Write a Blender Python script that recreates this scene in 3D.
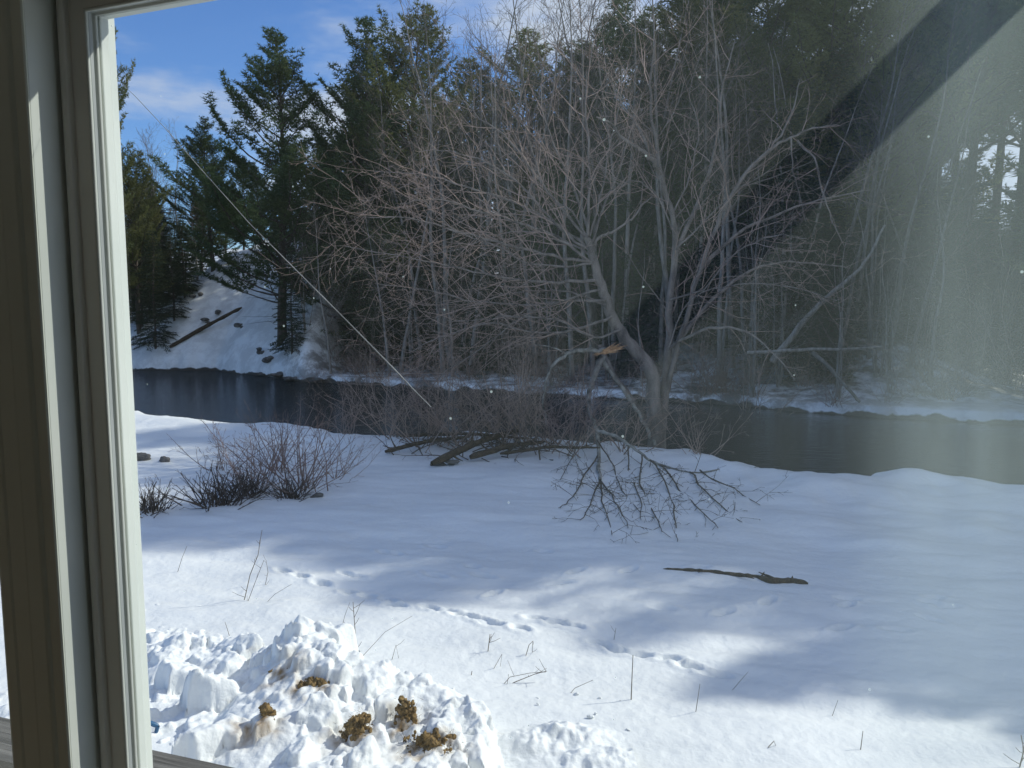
import bpy, math, random
import numpy as np
from mathutils import Vector, Matrix

for o in list(bpy.data.objects):
    bpy.data.objects.remove(o)
scene = bpy.context.scene
COL = scene.collection
R = math.radians

# ------------------------------------------------------------------ camera
CAMZ = 2.8
PITCH = R(6.0)
F = 768.0
cam_d = bpy.data.cameras.new('camera')
cam_d.sensor_width = 36.0
cam_d.lens = 36.0 * F / 1024.0
cam_d.clip_start = 0.02
cam_d.clip_end = 2000
cam = bpy.data.objects.new('camera', cam_d)
COL.objects.link(cam)
cam.location = (0, 0, CAMZ)
cam.rotation_euler = (R(90) - PITCH, 0, 0)
scene.camera = cam

# ------------------------------------------------------------------ light
SUN_AZ = R(71)      # to the right of the view direction (+Y)
SUN_EL = R(38)
w = bpy.data.worlds.new('World')
scene.world = w
w.use_nodes = True
nt = w.node_tree
for n in list(nt.nodes):
    nt.nodes.remove(n)
wo = nt.nodes.new('ShaderNodeOutputWorld')
bg = nt.nodes.new('ShaderNodeBackground')
bg.inputs['Strength'].default_value = 0.12
sky = nt.nodes.new('ShaderNodeTexSky')
sky.sky_type = 'NISHITA'
sky.sun_disc = False
sky.sun_elevation = SUN_EL
sky.sun_rotation = SUN_AZ
sky.altitude = 300
sky.air_density = 1.15
sky.dust_density = 0.15
sky.ozone_density = 2.5
tc = nt.nodes.new('ShaderNodeTexCoord')
mp = nt.nodes.new('ShaderNodeMapping')
mp.inputs['Scale'].default_value = (1.0, 1.0, 3.2)
mp.inputs['Location'].default_value = (0.35, 0.2, 0.0)
nz = nt.nodes.new('ShaderNodeTexNoise')
nz.inputs['Scale'].default_value = 2.3
nz.inputs['Detail'].default_value = 9
nz.inputs['Roughness'].default_value = 0.58
sep = nt.nodes.new('ShaderNodeSeparateXYZ')
# clouds thicken towards +x (right) of the view and towards the horizon
def wmath(op, a, b=None, clamp=False):
    n = nt.nodes.new('ShaderNodeMath'); n.operation = op; n.use_clamp = clamp
    for i, v in enumerate((a, b)):
        if v is None: continue
        if isinstance(v, (int, float)): n.inputs[i].default_value = v
        else: nt.links.new(v, n.inputs[i])
    return n.outputs[0]
nt.links.new(tc.outputs['Generated'], mp.inputs[0])
nt.links.new(mp.outputs[0], nz.inputs['Vector'])
nt.links.new(tc.outputs['Generated'], sep.inputs[0])
bias = wmath('MULTIPLY', wmath('ADD', sep.outputs[0], 0.36), 0.55)
low = wmath('MULTIPLY', wmath('SUBTRACT', 0.2, sep.outputs[2], True), 0.9)
den = wmath('ADD', wmath('ADD', nz.outputs[0], wmath('MINIMUM', bias, 0.13)), low)
ramp = nt.nodes.new('ShaderNodeMapRange')
ramp.inputs[1].default_value = 0.50
ramp.inputs[2].default_value = 0.70
ramp.interpolation_type = 'SMOOTHSTEP'
nt.links.new(den, ramp.inputs[0])
mix = nt.nodes.new('ShaderNodeMixRGB')
mix.inputs[2].default_value = (5.6, 6.1, 6.9, 1)
nt.links.new(wmath('MULTIPLY', ramp.outputs[0], 0.85), mix.inputs[0])
tint = nt.nodes.new('ShaderNodeMixRGB'); tint.blend_type = 'MULTIPLY'; tint.inputs[0].default_value = 1.0
tint.inputs[2].default_value = (0.66, 0.90, 1.30, 1)
nt.links.new(sky.outputs[0], tint.inputs[1]); nt.links.new(tint.outputs[0], mix.inputs[1])
nt.links.new(mix.outputs[0], bg.inputs[0])
nt.links.new(bg.outputs[0], wo.inputs[0])

sd = bpy.data.lights.new('sun', 'SUN')
sd.energy = 3.75
sd.angle = R(0.6)
sd.color = (1.0, 0.985, 0.90)
sun = bpy.data.objects.new('sun', sd)
COL.objects.link(sun)
S = Vector((math.sin(SUN_AZ) * math.cos(SUN_EL), math.cos(SUN_AZ) * math.cos(SUN_EL), math.sin(SUN_EL)))
sun.rotation_euler = S.to_track_quat('Z', 'Y').to_euler()
scene.view_settings.view_transform = 'Standard'
scene.view_settings.look = 'None'
scene.view_settings.exposure = -0.08
scene.view_settings.gamma = 1.0
scene.cycles.transparent_max_bounces = 16
scene.cycles.max_bounces = 8

# ------------------------------------------------------------------ helpers
CP, SP = math.cos(PITCH), math.sin(PITCH)
def ray(px, py):
    x = px - 512.0; up = 384.0 - py
    return np.array((x, F * CP + up * SP, -F * SP + up * CP))
def P(px, py, Y):
    d = ray(px, py); return np.array((0, 0, CAMZ)) + d * (Y / d[1])
def PZ(px, py, z):
    d = ray(px, py); return np.array((0, 0, CAMZ)) + d * ((z - CAMZ) / d[2])

def hash2(ix, iy, seed):
    h = (ix.astype(np.int64) * 374761393 + iy.astype(np.int64) * 668265263 + seed * 974634777) & 0xffffffff
    h = ((h ^ (h >> 13)) * 1274126177) & 0xffffffff
    h = (h ^ (h >> 16)) & 0xffffffff
    return h / 4294967295.0
def vn(x, y, seed=0):
    x = np.asarray(x, float); y = np.asarray(y, float)
    ix = np.floor(x); iy = np.floor(y); fx = x - ix; fy = y - iy
    fx = fx * fx * fx * (fx * (fx * 6 - 15) + 10); fy = fy * fy * fy * (fy * (fy * 6 - 15) + 10)
    a = hash2(ix, iy, seed); b = hash2(ix + 1, iy, seed); c = hash2(ix, iy + 1, seed); d = hash2(ix + 1, iy + 1, seed)
    return (a + (b - a) * fx) * (1 - fy) + (c + (d - c) * fx) * fy - 0.5
def fbm(x, y, octv=4, seed=0, gain=0.5):
    s = 0; a = 1.0
    for i in range(octv):
        ca, sa = math.cos(0.7 * i), math.sin(0.7 * i)
        s = s + a * vn((x * ca - y * sa) * 2 ** i + 17 * i, (x * sa + y * ca) * 2 ** i, seed + i); a *= gain
    return s
def sstep(t):
    t = np.clip(t, 0, 1); return t * t * (3 - 2 * t)

def mesh_obj(name, verts, faces, material, parent=None, smooth=False, mats=None, midx=None):
    me = bpy.data.meshes.new(name)
    verts = np.asarray(verts, dtype=np.float32).reshape(-1, 3)
    if isinstance(faces, np.ndarray):
        n, k = faces.shape
        me.vertices.add(len(verts)); me.vertices.foreach_set('co', verts.ravel())
        me.loops.add(n * k); me.loops.foreach_set('vertex_index', faces.astype(np.int32).ravel())
        me.polygons.add(n); me.polygons.foreach_set('loop_start', np.arange(0, n * k, k, dtype=np.int32))
        me.update(calc_edges=True)
    else:
        me.from_pydata([tuple(map(float, v)) for v in verts], [], faces)
    if smooth:
        me.polygons.foreach_set('use_smooth', np.ones(len(me.polygons), dtype=bool))
    for m in ([material] if mats is None else mats):
        me.materials.append(m)
    if midx is not None:
        me.polygons.foreach_set('material_index', np.asarray(midx, dtype=np.int32))
    me.update()
    o = bpy.data.objects.new(name, me); COL.objects.link(o)
    if parent is not None: o.parent = parent
    return o
def tag(o, label=None, cat=None, group=None, kind=None):
    if label: o['label'] = label
    if cat: o['category'] = cat
    if group: o['group'] = group
    if kind: o['kind'] = kind
    return o
def thing(name, loc=(0, 0, 0), rz=0, label=None, cat=None, group=None):
    o = bpy.data.objects.new(name, None); COL.objects.link(o)
    o.location = tuple(map(float, loc)); o.rotation_euler = (0, 0, rz); o.empty_display_size = 0.3
    return tag(o, label, cat, group)
def dup(root, loc, rz, sc, label, cat, group=None):
    c = root.copy(); COL.objects.link(c)
    c.location = tuple(map(float, loc)); c.rotation_euler = (0, 0, rz)
    c.scale = sc if isinstance(sc, tuple) else (sc, sc, sc)
    for k in ('group',):
        if k in c: del c[k]
    tag(c, label, cat, group)
    for ch in [q for q in bpy.data.objects if q.parent == root]:
        d = ch.copy(); COL.objects.link(d); d.parent = c
    return c

class Tubes:
    def __init__(s): s.v = []; s.q = []; s.n = 0
    def add(s, pts, rad, sides=3):
        pts = np.asarray(pts, float); n = len(pts)
        rad = np.asarray(rad, float)
        t = np.empty_like(pts); t[1:-1] = pts[2:] - pts[:-2]; t[0] = pts[1] - pts[0]; t[-1] = pts[-1] - pts[-2]
        t /= (np.linalg.norm(t, axis=1, keepdims=True) + 1e-9)
        m = t.mean(0); ref = np.array((1.0, 0, 0)) if abs(m[0]) < 0.6 * np.linalg.norm(m) + 1e-9 else np.array((0, 0, 1.0))
        a = np.cross(t, ref); a /= (np.linalg.norm(a, axis=1, keepdims=True) + 1e-9)
        b = np.cross(t, a)
        ang = np.arange(sides) * 2 * math.pi / sides
        ring = pts[:, None, :] + rad[:, None, None] * (a[:, None, :] * np.cos(ang)[None, :, None] + b[:, None, :] * np.sin(ang)[None, :, None])
        s.v.append(ring.reshape(-1, 3))
        i = np.arange(n - 1)[:, None] * sides; j = np.arange(sides)[None, :]; k = (j + 1) % sides
        f = np.stack([i + j, i + k, i + k + sides, i + j + sides], -1).reshape(-1, 4) + s.n
        s.q.append(f); s.n += n * sides
    def build(s, name, mat, parent=None, smooth=True):
        return mesh_obj(name, np.concatenate(s.v), np.concatenate(s.q), mat, parent, smooth)

def norm(v):
    v = np.asarray(v, float); return v / (np.linalg.norm(v) + 1e-9)
def sides_for(r): return 8 if r > 0.07 else (5 if r > 0.02 else 3)

def box(verts, faces, x0, x1, y0, y1, z0, z1, tf=None):
    b = len(verts)
    for z in (z0, z1):
        for (x, y) in ((x0, y0), (x1, y0), (x1, y1), (x0, y1)):
            p = (x, y, z); verts.append(tf(p) if tf else p)
    for f in ((0, 3, 2, 1), (4, 5, 6, 7), (0, 1, 5, 4), (1, 2, 6, 5), (2, 3, 7, 6), (3, 0, 4, 7)):
        faces.append(tuple(b + i for i in f))

# ------------------------------------------------------------------ materials
def new_mat(name):
    m = bpy.data.materials.new(name); m.use_nodes = True
    t = m.node_tree; b = t.nodes['Principled BSDF']
    b.inputs['Specular IOR Level'].default_value = 0.3
    return m, t, b
def nmat(name, c1, c2, scale=5, rough=0.8, bump=0.0, bscale=None, coord='Object', detail=6, stretch=None, rnd=0.0, spec=0.3):
    m, t, b = new_mat(name)
    co = t.nodes.new('ShaderNodeTexCoord'); n = t.nodes.new('ShaderNodeTexNoise')
    n.inputs['Scale'].default_value = scale; n.inputs['Detail'].default_value = detail
    src = co.outputs[coord]
    if stretch:
        mm = t.nodes.new('ShaderNodeMapping'); mm.inputs['Scale'].default_value = stretch
        t.links.new(src, mm.inputs[0]); src = mm.outputs[0]
    t.links.new(src, n.inputs['Vector'])
    cr = t.nodes.new('ShaderNodeValToRGB')
    cr.color_ramp.elements[0].position = 0.32; cr.color_ramp.elements[0].color = (*c1, 1)
    cr.color_ramp.elements[1].position = 0.68; cr.color_ramp.elements[1].color = (*c2, 1)
    t.links.new(n.outputs[0], cr.inputs[0])
    out = cr.outputs[0]
    if rnd:
        oi = t.nodes.new('ShaderNodeObjectInfo'); hs = t.nodes.new('ShaderNodeHueSaturation')
        mr = t.nodes.new('ShaderNodeMapRange'); mr.inputs[3].default_value = 1 - rnd; mr.inputs[4].default_value = 1 + rnd
        t.links.new(oi.outputs['Random'], mr.inputs[0]); t.links.new(mr.outputs[0], hs.inputs['Value'])
        t.links.new(out, hs.inputs['Color']); out = hs.outputs[0]
    t.links.new(out, b.inputs['Base Color'])
    b.inputs['Roughness'].default_value = rough; b.inputs['Specular IOR Level'].default_value = spec
    if bump:
        n2 = t.nodes.new('ShaderNodeTexNoise'); n2.inputs['Scale'].default_value = bscale or scale * 3; n2.inputs['Detail'].default_value = 5
        t.links.new(src, n2.inputs['Vector'])
        bp = t.nodes.new('ShaderNodeBump'); bp.inputs['Strength'].default_value = 1.0; bp.inputs['Distance'].default_value = bump
        t.links.new(n2.outputs[0], bp.inputs['Height']); t.links.new(bp.outputs[0], b.inputs['Normal'])
    return m

def needle_mat(name, c1, c2, trans=0.35):
    m = nmat(name, c1, c2, scale=0.9, rough=0.65, rnd=0.22, spec=0.25)
    t = m.node_tree; b = t.nodes['Principled BSDF']; out = t.nodes['Material Output']
    tr = t.nodes.new('ShaderNodeBsdfTranslucent'); mx = t.nodes.new('ShaderNodeMixShader'); mx.inputs[0].default_value = trans
    src = b.inputs['Base Color'].links[0].from_socket
    t.links.new(src, tr.inputs[0]); t.links.new(b.outputs[0], mx.inputs[1]); t.links.new(tr.outputs[0], mx.inputs[2])
    t.links.new(mx.outputs[0], out.inputs['Surface'])
    return m

M = {}
M['pine'] = needle_mat('pine_needles', (0.040, 0.078, 0.038), (0.105, 0.135, 0.050))
M['pine_warm'] = needle_mat('pine_needles_warm', (0.090, 0.115, 0.040), (0.210, 0.215, 0.080))
M['hemlock'] = needle_mat('hemlock_needles', (0.026, 0.050, 0.030), (0.070, 0.092, 0.046), 0.3)
M['bark'] = nmat('bark_grey', (0.15, 0.135, 0.118), (0.34, 0.31, 0.275), 9, 0.9, 0.01, 30, stretch=(1, 1, 0.25), rnd=0.25)
M['pinebark'] = nmat('pine_bark', (0.055, 0.045, 0.038), (0.13, 0.105, 0.088), 9, 0.95, 0.012, 26, stretch=(1, 1, 0.3), rnd=0.2)
M['twig'] = nmat('twig_bark', (0.20, 0.145, 0.12), (0.40, 0.30, 0.245), 3, 0.85, rnd=0.25)
M['fartwig'] = nmat('grey_twig_bark', (0.095, 0.080, 0.070), (0.20, 0.170, 0.150), 3, 0.85, rnd=0.3)
M['redtwig'] = nmat('reddish_twig_bark', (0.17, 0.115, 0.095), (0.33, 0.235, 0.195), 3, 0.85, rnd=0.2)
M['mainbark'] = nmat('maple_bark', (0.10, 0.086, 0.076), (0.27, 0.235, 0.205), 7, 0.9, 0.012, 30, stretch=(1, 1, 0.35))
M['lichen'] = nmat('pale_lichen_bark', (0.08, 0.07, 0.06), (0.42, 0.41, 0.36), 7, 0.9, 0.006, 30)
M['darktwig'] = nmat('dark_twig_bark', (0.05, 0.04, 0.034), (0.12, 0.095, 0.078), 5, 0.85)
M['wound'] = nmat('torn_wood', (0.42, 0.22, 0.10), (0.70, 0.46, 0.26), 30, 0.8, 0.01, 60)
M['log'] = nmat('rotten_log', (0.025, 0.020, 0.015), (0.105, 0.075, 0.048), 14, 0.9, 0.02, 30)
M['rock'] = nmat('wet_rock', (0.05, 0.05, 0.048), (0.19, 0.18, 0.165), 4, 0.75, 0.03, 9)
M['grass'] = nmat('dead_grass_stalk', (0.14, 0.11, 0.07), (0.30, 0.24, 0.16), 8, 0.85)
M['weed'] = nmat('dead_weed_stem', (0.09, 0.07, 0.05), (0.20, 0.16, 0.11), 8, 0.85)
M['soil'] = nmat('turf_soil', (0.05, 0.032, 0.016), (0.36, 0.235, 0.09), 34, 0.95, 0.012, 70)
M['vinyl'] = nmat('white_window_vinyl', (0.52, 0.56, 0.52), (0.62, 0.65, 0.61), 3, 0.45, 0.0006, 14, spec=0.4)
M['vinylin'] = nmat('taupe_sash_paint', (0.66, 0.66, 0.61), (0.72, 0.72, 0.67), 4, 0.55, 0.0008, 20)
M['gasket'] = nmat('grey_gasket', (0.33, 0.36, 0.36), (0.42, 0.45, 0.45), 6, 0.5)
M['casing'] = nmat('olive_painted_casing', (0.56, 0.60, 0.53), (0.64, 0.68, 0.61), 2.5, 0.6, 0.0012, 18, stretch=(1, 1, 0.15))
M['wallpaint'] = nmat('cream_wall_paint', (0.74, 0.72, 0.66), (0.80, 0.78, 0.72), 4, 0.85, 0.0006, 120)
M['siding'] = nmat('house_siding', (0.42, 0.40, 0.36), (0.5, 0.48, 0.44), 3, 0.8)
M['floorwood'] = nmat('floor_boards', (0.36, 0.27, 0.18), (0.48, 0.37, 0.26), 4, 0.5, stretch=(1, 9, 1))
M['deckwood'] = nmat('weathered_deck_wood', (0.055, 0.055, 0.055), (0.20, 0.195, 0.185), 10, 0.9, 0.004, 40, stretch=(0.25, 6, 6))
M['blue'] = nmat('blue_plastic', (0.01, 0.09, 0.20), (0.015, 0.12, 0.26), 6, 0.4, spec=0.5)
M['metal'] = nmat('dull_metal', (0.25, 0.25, 0.25), (0.34, 0.34, 0.34), 6, 0.4)
M['strand'] = nmat('pale_strand', (0.14, 0.15, 0.17), (0.34, 0.36, 0.38), 20, 0.5)

# snow
def snow_mat(name, dirty=0.0):
    m, t, b = new_mat(name)
    co = t.nodes.new('ShaderNodeTexCoord')
    n = t.nodes.new('ShaderNodeTexNoise'); n.inputs['Scale'].default_value = 0.7; n.inputs['Detail'].default_value = 8
    t.links.new(co.outputs['Object'], n.inputs['Vector'])
    cr = t.nodes.new('ShaderNodeValToRGB')
    cr.color_ramp.elements[0].position = 0.3; cr.color_ramp.elements[0].color = (0.79, 0.81, 0.80, 1)
    cr.color_ramp.elements[1].position = 0.7; cr.color_ramp.elements[1].color = (0.86, 0.88, 0.87, 1)
    t.links.new(n.outputs[0], cr.inputs[0])
    out = cr.outputs[0]
    if dirty:
        d = t.nodes.new('ShaderNodeTexNoise'); d.inputs['Scale'].default_value = 4.5; d.inputs['Detail'].default_value = 10; d.inputs['Roughness'].default_value = 0.7
        t.links.new(co.outputs['Object'], d.inputs['Vector'])
        r2 = t.nodes.new('ShaderNodeMapRange'); r2.inputs[1].default_value = 0.60; r2.inputs[2].default_value = 0.74; r2.inputs[4].default_value = dirty
        t.links.new(d.outputs[0], r2.inputs[0])
        mx = t.nodes.new('ShaderNodeMixRGB'); mx.inputs[2].default_value = (0.46, 0.36, 0.24, 1)
        t.links.new(r2.outputs[0], mx.inputs[0]); t.links.new(out, mx.inputs[1]); out = mx.outputs[0]
        an_ = t.nodes.new('ShaderNodeAttribute'); an_.attribute_name = 'stain'
        m3 = t.nodes.new('ShaderNodeMixRGB'); m3.inputs[2].default_value = (0.30, 0.20, 0.10, 1)
        t.links.new(an_.outputs['Fac'], m3.inputs[0]); t.links.new(out, m3.inputs[1]); out = m3.outputs[0]
    if not dirty:      # bare wet earth on the undercut bank just above the water
        sz_ = t.nodes.new('ShaderNodeSeparateXYZ'); t.links.new(co.outputs['Object'], sz_.inputs[0])
        bn = t.nodes.new('ShaderNodeTexNoise'); bn.inputs['Scale'].default_value = 1.3; bn.inputs['Detail'].default_value = 6; t.links.new(co.outputs['Object'], bn.inputs['Vector'])
        ad = t.nodes.new('ShaderNodeMath'); ad.operation = 'MULTIPLY_ADD'; ad.inputs[1].default_value = 0.6; t.links.new(bn.outputs[0], ad.inputs[0]); t.links.new(sz_.outputs[2], ad.inputs[2])
        be = t.nodes.new('ShaderNodeMapRange'); be.inputs[1].default_value = -0.64; be.inputs[2].default_value = -0.69; t.links.new(ad.outputs[0], be.inputs[0])
        me_ = t.nodes.new('ShaderNodeMixRGB'); me_.inputs[2].default_value = (0.045, 0.038, 0.03, 1); t.links.new(be.outputs[0], me_.inputs[0]); t.links.new(out, me_.inputs[1]); out = me_.outputs[0]
    if not dirty:      # needles and twig litter, thickened to darken the snow under the far forest
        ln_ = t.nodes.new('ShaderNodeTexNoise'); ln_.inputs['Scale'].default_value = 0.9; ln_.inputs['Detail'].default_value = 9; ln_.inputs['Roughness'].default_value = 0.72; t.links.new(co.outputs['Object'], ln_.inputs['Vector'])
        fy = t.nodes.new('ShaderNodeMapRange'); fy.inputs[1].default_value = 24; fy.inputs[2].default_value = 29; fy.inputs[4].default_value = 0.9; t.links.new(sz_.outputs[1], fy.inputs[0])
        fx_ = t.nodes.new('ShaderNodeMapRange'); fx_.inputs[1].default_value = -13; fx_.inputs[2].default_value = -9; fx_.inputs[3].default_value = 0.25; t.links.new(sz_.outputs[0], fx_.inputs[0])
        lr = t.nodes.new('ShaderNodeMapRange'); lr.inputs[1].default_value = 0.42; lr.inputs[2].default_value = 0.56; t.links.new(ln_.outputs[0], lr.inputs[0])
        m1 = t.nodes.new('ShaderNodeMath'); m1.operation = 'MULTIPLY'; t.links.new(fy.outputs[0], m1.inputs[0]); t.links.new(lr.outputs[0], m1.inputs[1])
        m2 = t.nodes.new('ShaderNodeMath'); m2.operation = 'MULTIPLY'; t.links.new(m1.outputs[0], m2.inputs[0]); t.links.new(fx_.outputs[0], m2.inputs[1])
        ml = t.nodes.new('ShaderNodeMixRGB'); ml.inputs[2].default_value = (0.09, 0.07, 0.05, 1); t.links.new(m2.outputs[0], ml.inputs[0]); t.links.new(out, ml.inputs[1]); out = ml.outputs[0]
    t.links.new(out, b.inputs['Base Color'])
    b.inputs['Roughness'].default_value = 0.55
    b.inputs['Specular IOR Level'].default_value = 0.25
    n2 = t.nodes.new('ShaderNodeTexNoise'); n2.inputs['Scale'].default_value = 16; n2.inputs['Detail'].default_value = 7
    t.links.new(co.outputs['Object'], n2.inputs['Vector'])
    bp = t.nodes.new('ShaderNodeBump'); bp.inputs['Distance'].default_value = 0.014 if dirty else 0.010
    t.links.new(n2.outputs[0], bp.inputs['Height']); t.links.new(bp.outputs[0], b.inputs['Normal'])
    return m
M['snow'] = snow_mat('snow')
M['pile'] = snow_mat('piled_snow', 0.55)

# ------------------------------------------------------------------ terrain
WATER = -1.1
_b = [PZ(a, b_, 0.0) for (a, b_) in ((135, 411), (180, 413), (250, 421), (340, 431), (400, 436), (470, 434), (530, 441), (600, 444), (640, 448), (680, 453), (720, 463), (800, 471), (870, 474), (900, 475), (960, 479), (1024, 488))]
XB = [-60, -30, -16] + [float(q[0]) for q in _b] + [11, 14.5, 18, 22, 30, 60]
YB = [26, 23, 21] + [float(q[1]) for q in _b] + [13.0, 17.5, 21.0, 23.5, 27, 30]
_f = [PZ(a, b_, WATER) for (a, b_) in ((165, 371), (215, 371), (260, 376), (300, 381), (340, 384), (400, 388), (470, 393), (540, 396), (600, 400), (700, 404), (760, 409), (850, 416), (940, 421), (1024, 425))]
XF = [-60, -34] + [float(q[0]) for q in _f] + [25, 35, 60]
YF = [60, 50] + [float(q[1]) for q in _f] + [31, 37, 42]
XFO = [-60, -30, -17.8, -13, -10.5, -7.7, -3, 1.2, 7, 11.6, 16.5, 24, 34, 60]
YFO = [56, 46, 39, 38.5, 36, 34.2, 32.6, 30.5, 28.4, 26.1, 24.9, 25.5, 30, 38]
def yb(x): return np.interp(x, XB, YB)
def yf(x): return np.interp(x, XF, YF)
def ry(px, Y_):
    x = (px - 512) / 775 * Y_; return Y_ + float(yf(x)) - float(np.interp(x, XFO, YFO))
foot = []      # footprint pits: x, y, half length, half width, depth, angle
def G0(x, y):
    x = np.asarray(x, float); y = np.asarray(y, float)
    near = 0.10 * fbm(x / 5, y / 4, 3, 3) + 0.05 * fbm(x / 1.6, y / 1.1, 3, 11)
    # hummocks on the right part of the bank
    near = near + 0.13 * sstep((x - 0.5) / 4) * sstep((y - 7) / 3) * (vn(x / 0.9, y / 0.8, 31) + 0.5 * vn(x / 0.45, y / 0.4, 32))
    near = near + (0.034 * vn(x / 0.8, y / 0.24 + x * 0.5, 21) + 0.013 * vn(x / 0.30, y / 0.10 + x * 0.9, 22) + 0.006 * vn(x / 0.07, y / 0.05, 23)) * sstep((y - 3) / 2)
    e = y - yb(x) + 0.9 * vn(x / 1.7, y / 9.0, 5) + 0.25 * vn(x / 0.5, 3.3, 6) + 0.16 * vn(x / 0.18, y / 0.5, 7)
    down = sstep((e + 0.25) / 1.5)
    h = near * (1 - down) + down * (-2.3)
    h = h + 0.12 * np.exp(-((e + 0.9) / 0.7) ** 2)
    s = y - yf(x) + 0.7 * vn(x / 2.2, 1.7, 8) + 0.25 * vn(x / 0.7, 4.1, 9)
    cut = -2.3 + 1.52 * sstep((s + 0.25) / 0.55)
    lw = sstep((-8.8 - x) / 2.4) * (1 - sstep((-19.5 - x) / 5) * 0.4)
    rw = sstep((x - 3) / 9)
    sp = np.maximum(s, 0)
    hill_c = 0.05 * sp + 0.16 * np.maximum(sp - 8, 0) - 0.10 * np.maximum(sp - 34, 0)
    hill_l = 7.6 * (1 - np.exp(-sp * 0.62 / 6.0 * 1.35)) + 0.10 * sp + 0.25 * vn(x / 1.6, y / 1.2, 91) * sstep(sp / 2)
    hill_r = 0.10 * sp + 0.20 * np.maximum(sp - 4, 0) - 0.16 * np.maximum(sp - 30, 0)
    hill = hill_c * (1 - lw) * (1 - rw) + hill_l * lw + hill_r * rw * (1 - lw)
    far = cut + np.minimum(hill, 11) + sstep(s / 3) * (0.35 * fbm(x / 3, y / 3, 4, 40))
    return np.where(y > 0.5 * (yb(x) + yf(x)), far, h)
def G(x, y):
    x = np.asarray(x, float); y = np.asarray(y, float)
    h = G0(x, y)
    for (fx, fy, a, b, dp, an) in foot:
        dx = x - fx; dy = y - fy
        near = (abs(dx) < 0.6) & (abs(dy) < 0.6)
        if not np.any(near): continue
        u = dx * math.cos(an) + dy * math.sin(an); v = -dx * math.sin(an) + dy * math.cos(an)
        q = np.sqrt((u / a) ** 2 + (v / b) ** 2)
        h = h - dp * (1 - sstep((q - 0.35) / 0.75)) + 0.22 * dp * np.exp(-((q - 1.35) / 0.28) ** 2)
    return h
def gp(px, py):
    z = 0.0
    for _ in range(6):
        p = PZ(px, py, z); z = float(G0(p[0], p[1]))
    p[2] = z
    return p

rng = random.Random(7)
tracks = [(283, 566), (300, 573), (321, 580), (348, 589), (368, 594), (388, 600), (396, 606), (430, 608), (446, 612), (462, 618), (478, 622), (492, 628), (520, 634), (535, 621), (556, 626), (572, 629), (600, 645), (618, 651), (640, 655), (668, 660), (690, 668), (716, 676)]
for i, (px, py) in enumerate(tracks):
    p = PZ(px, py, 0)
    foot.append((p[0], p[1], 0.10 + 0.04 * rng.random(), 0.050, 0.060, -0.55 + 0.4 * rng.random()))
for i in range(26):      # older soft prints
    px = rng.uniform(330, 960); py = 560 + rng.uniform(-8, 12) + (px - 400) * 0.09 + rng.uniform(-16, 20)
    p = PZ(px, py, 0)
    foot.append((p[0], p[1], 0.10 + 0.05 * rng.random(), 0.05, 0.035 + 0.02 * rng.random(), rng.uniform(-0.8, 0.8)))

th_f = np.radians(np.linspace(-46, 44, 900))
th = np.concatenate([np.radians(np.linspace(-180, -48, 50)), th_f, np.radians(np.linspace(46, 178, 50))])
rr = np.concatenate([np.geomspace(0.4, 3.2, 14)[:-1], np.geomspace(3.2, 60, 620), np.geomspace(66, 1500, 24)])
TH, RR = np.meshgrid(th, rr)
X = RR * np.sin(TH); Y = RR * np.cos(TH)
Z = G(X, Y)
fade = sstep((RR - 90) / 120); Z = Z * (1 - fade) + 6.0 * fade
back = Y < 1.5
Z = np.where(back, np.minimum(Z, 0.05), Z)
nR, nT = X.shape
idx = np.arange(nR * nT).reshape(nR, nT)
f1 = np.stack([idx[:-1, :-1], idx[:-1, 1:], idx[1:, 1:], idx[1:, :-1]], -1).reshape(-1, 4)
f2 = np.stack([idx[:-1, -1], idx[:-1, 0], idx[1:, 0], idx[1:, -1]], -1).reshape(-1, 4)
g = mesh_obj('snow_ground', np.stack([X, Y, Z], -1).reshape(-1, 3), np.concatenate([f1, f2])[:, ::-1].copy(), M['snow'], None, True)
tag(g, kind='structure')

# river
m, t, b = new_mat('river_water')
b.inputs['Base Color'].default_value = (0.004, 0.007, 0.011, 1)
b.inputs['Roughness'].default_value = 0.06
b.inputs['IOR'].default_value = 1.33
b.inputs['Specular IOR Level'].default_value = 0.5
co = t.nodes.new('ShaderNodeTexCoord'); mm = t.nodes.new('ShaderNodeMapping')
mm.inputs['Rotation'].default_value = (0, 0, R(12)); mm.inputs['Scale'].default_value = (0.9, 2.6, 1)
n2 = t.nodes.new('ShaderNodeTexNoise'); n2.inputs['Scale'].default_value = 2.6; n2.inputs['Detail'].default_value = 8; n2.inputs['Roughness'].default_value = 0.62; n2.inputs['Distortion'].default_value = 0.8
sx = t.nodes.new('ShaderNodeSeparateXYZ')
t.links.new(co.outputs['Object'], mm.inputs[0]); t.links.new(mm.outputs[0], n2.inputs['Vector']); t.links.new(co.outputs['Object'], sx.inputs[0])
mr = t.nodes.new('ShaderNodeMapRange')      # riffle upstream (left), slick pool downstream
mr.inputs[1].default_value = -12; mr.inputs[2].default_value = 2; mr.inputs[3].default_value = 0.22; mr.inputs[4].default_value = 0.018
t.links.new(sx.outputs[0], mr.inputs[0])
bp = t.nodes.new('ShaderNodeBump')
t.links.new(mr.outputs[0], bp.inputs['Distance']); t.links.new(n2.outputs[0], bp.inputs['Height']); t.links.new(bp.outputs[0], b.inputs['Normal'])
M['water'] = m
xs = np.linspace(-58, 58, 60); v = []
for x in xs: v.append((x, yb(x) - 1.5, WATER)); v.append((x, yf(x) + 3.0, WATER))
fs = [(2 * i, 2 * i + 2, 2 * i + 3, 2 * i + 1) for i in range(len(xs) - 1)]
tag(mesh_obj('river', v, fs, m), kind='structure')

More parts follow.
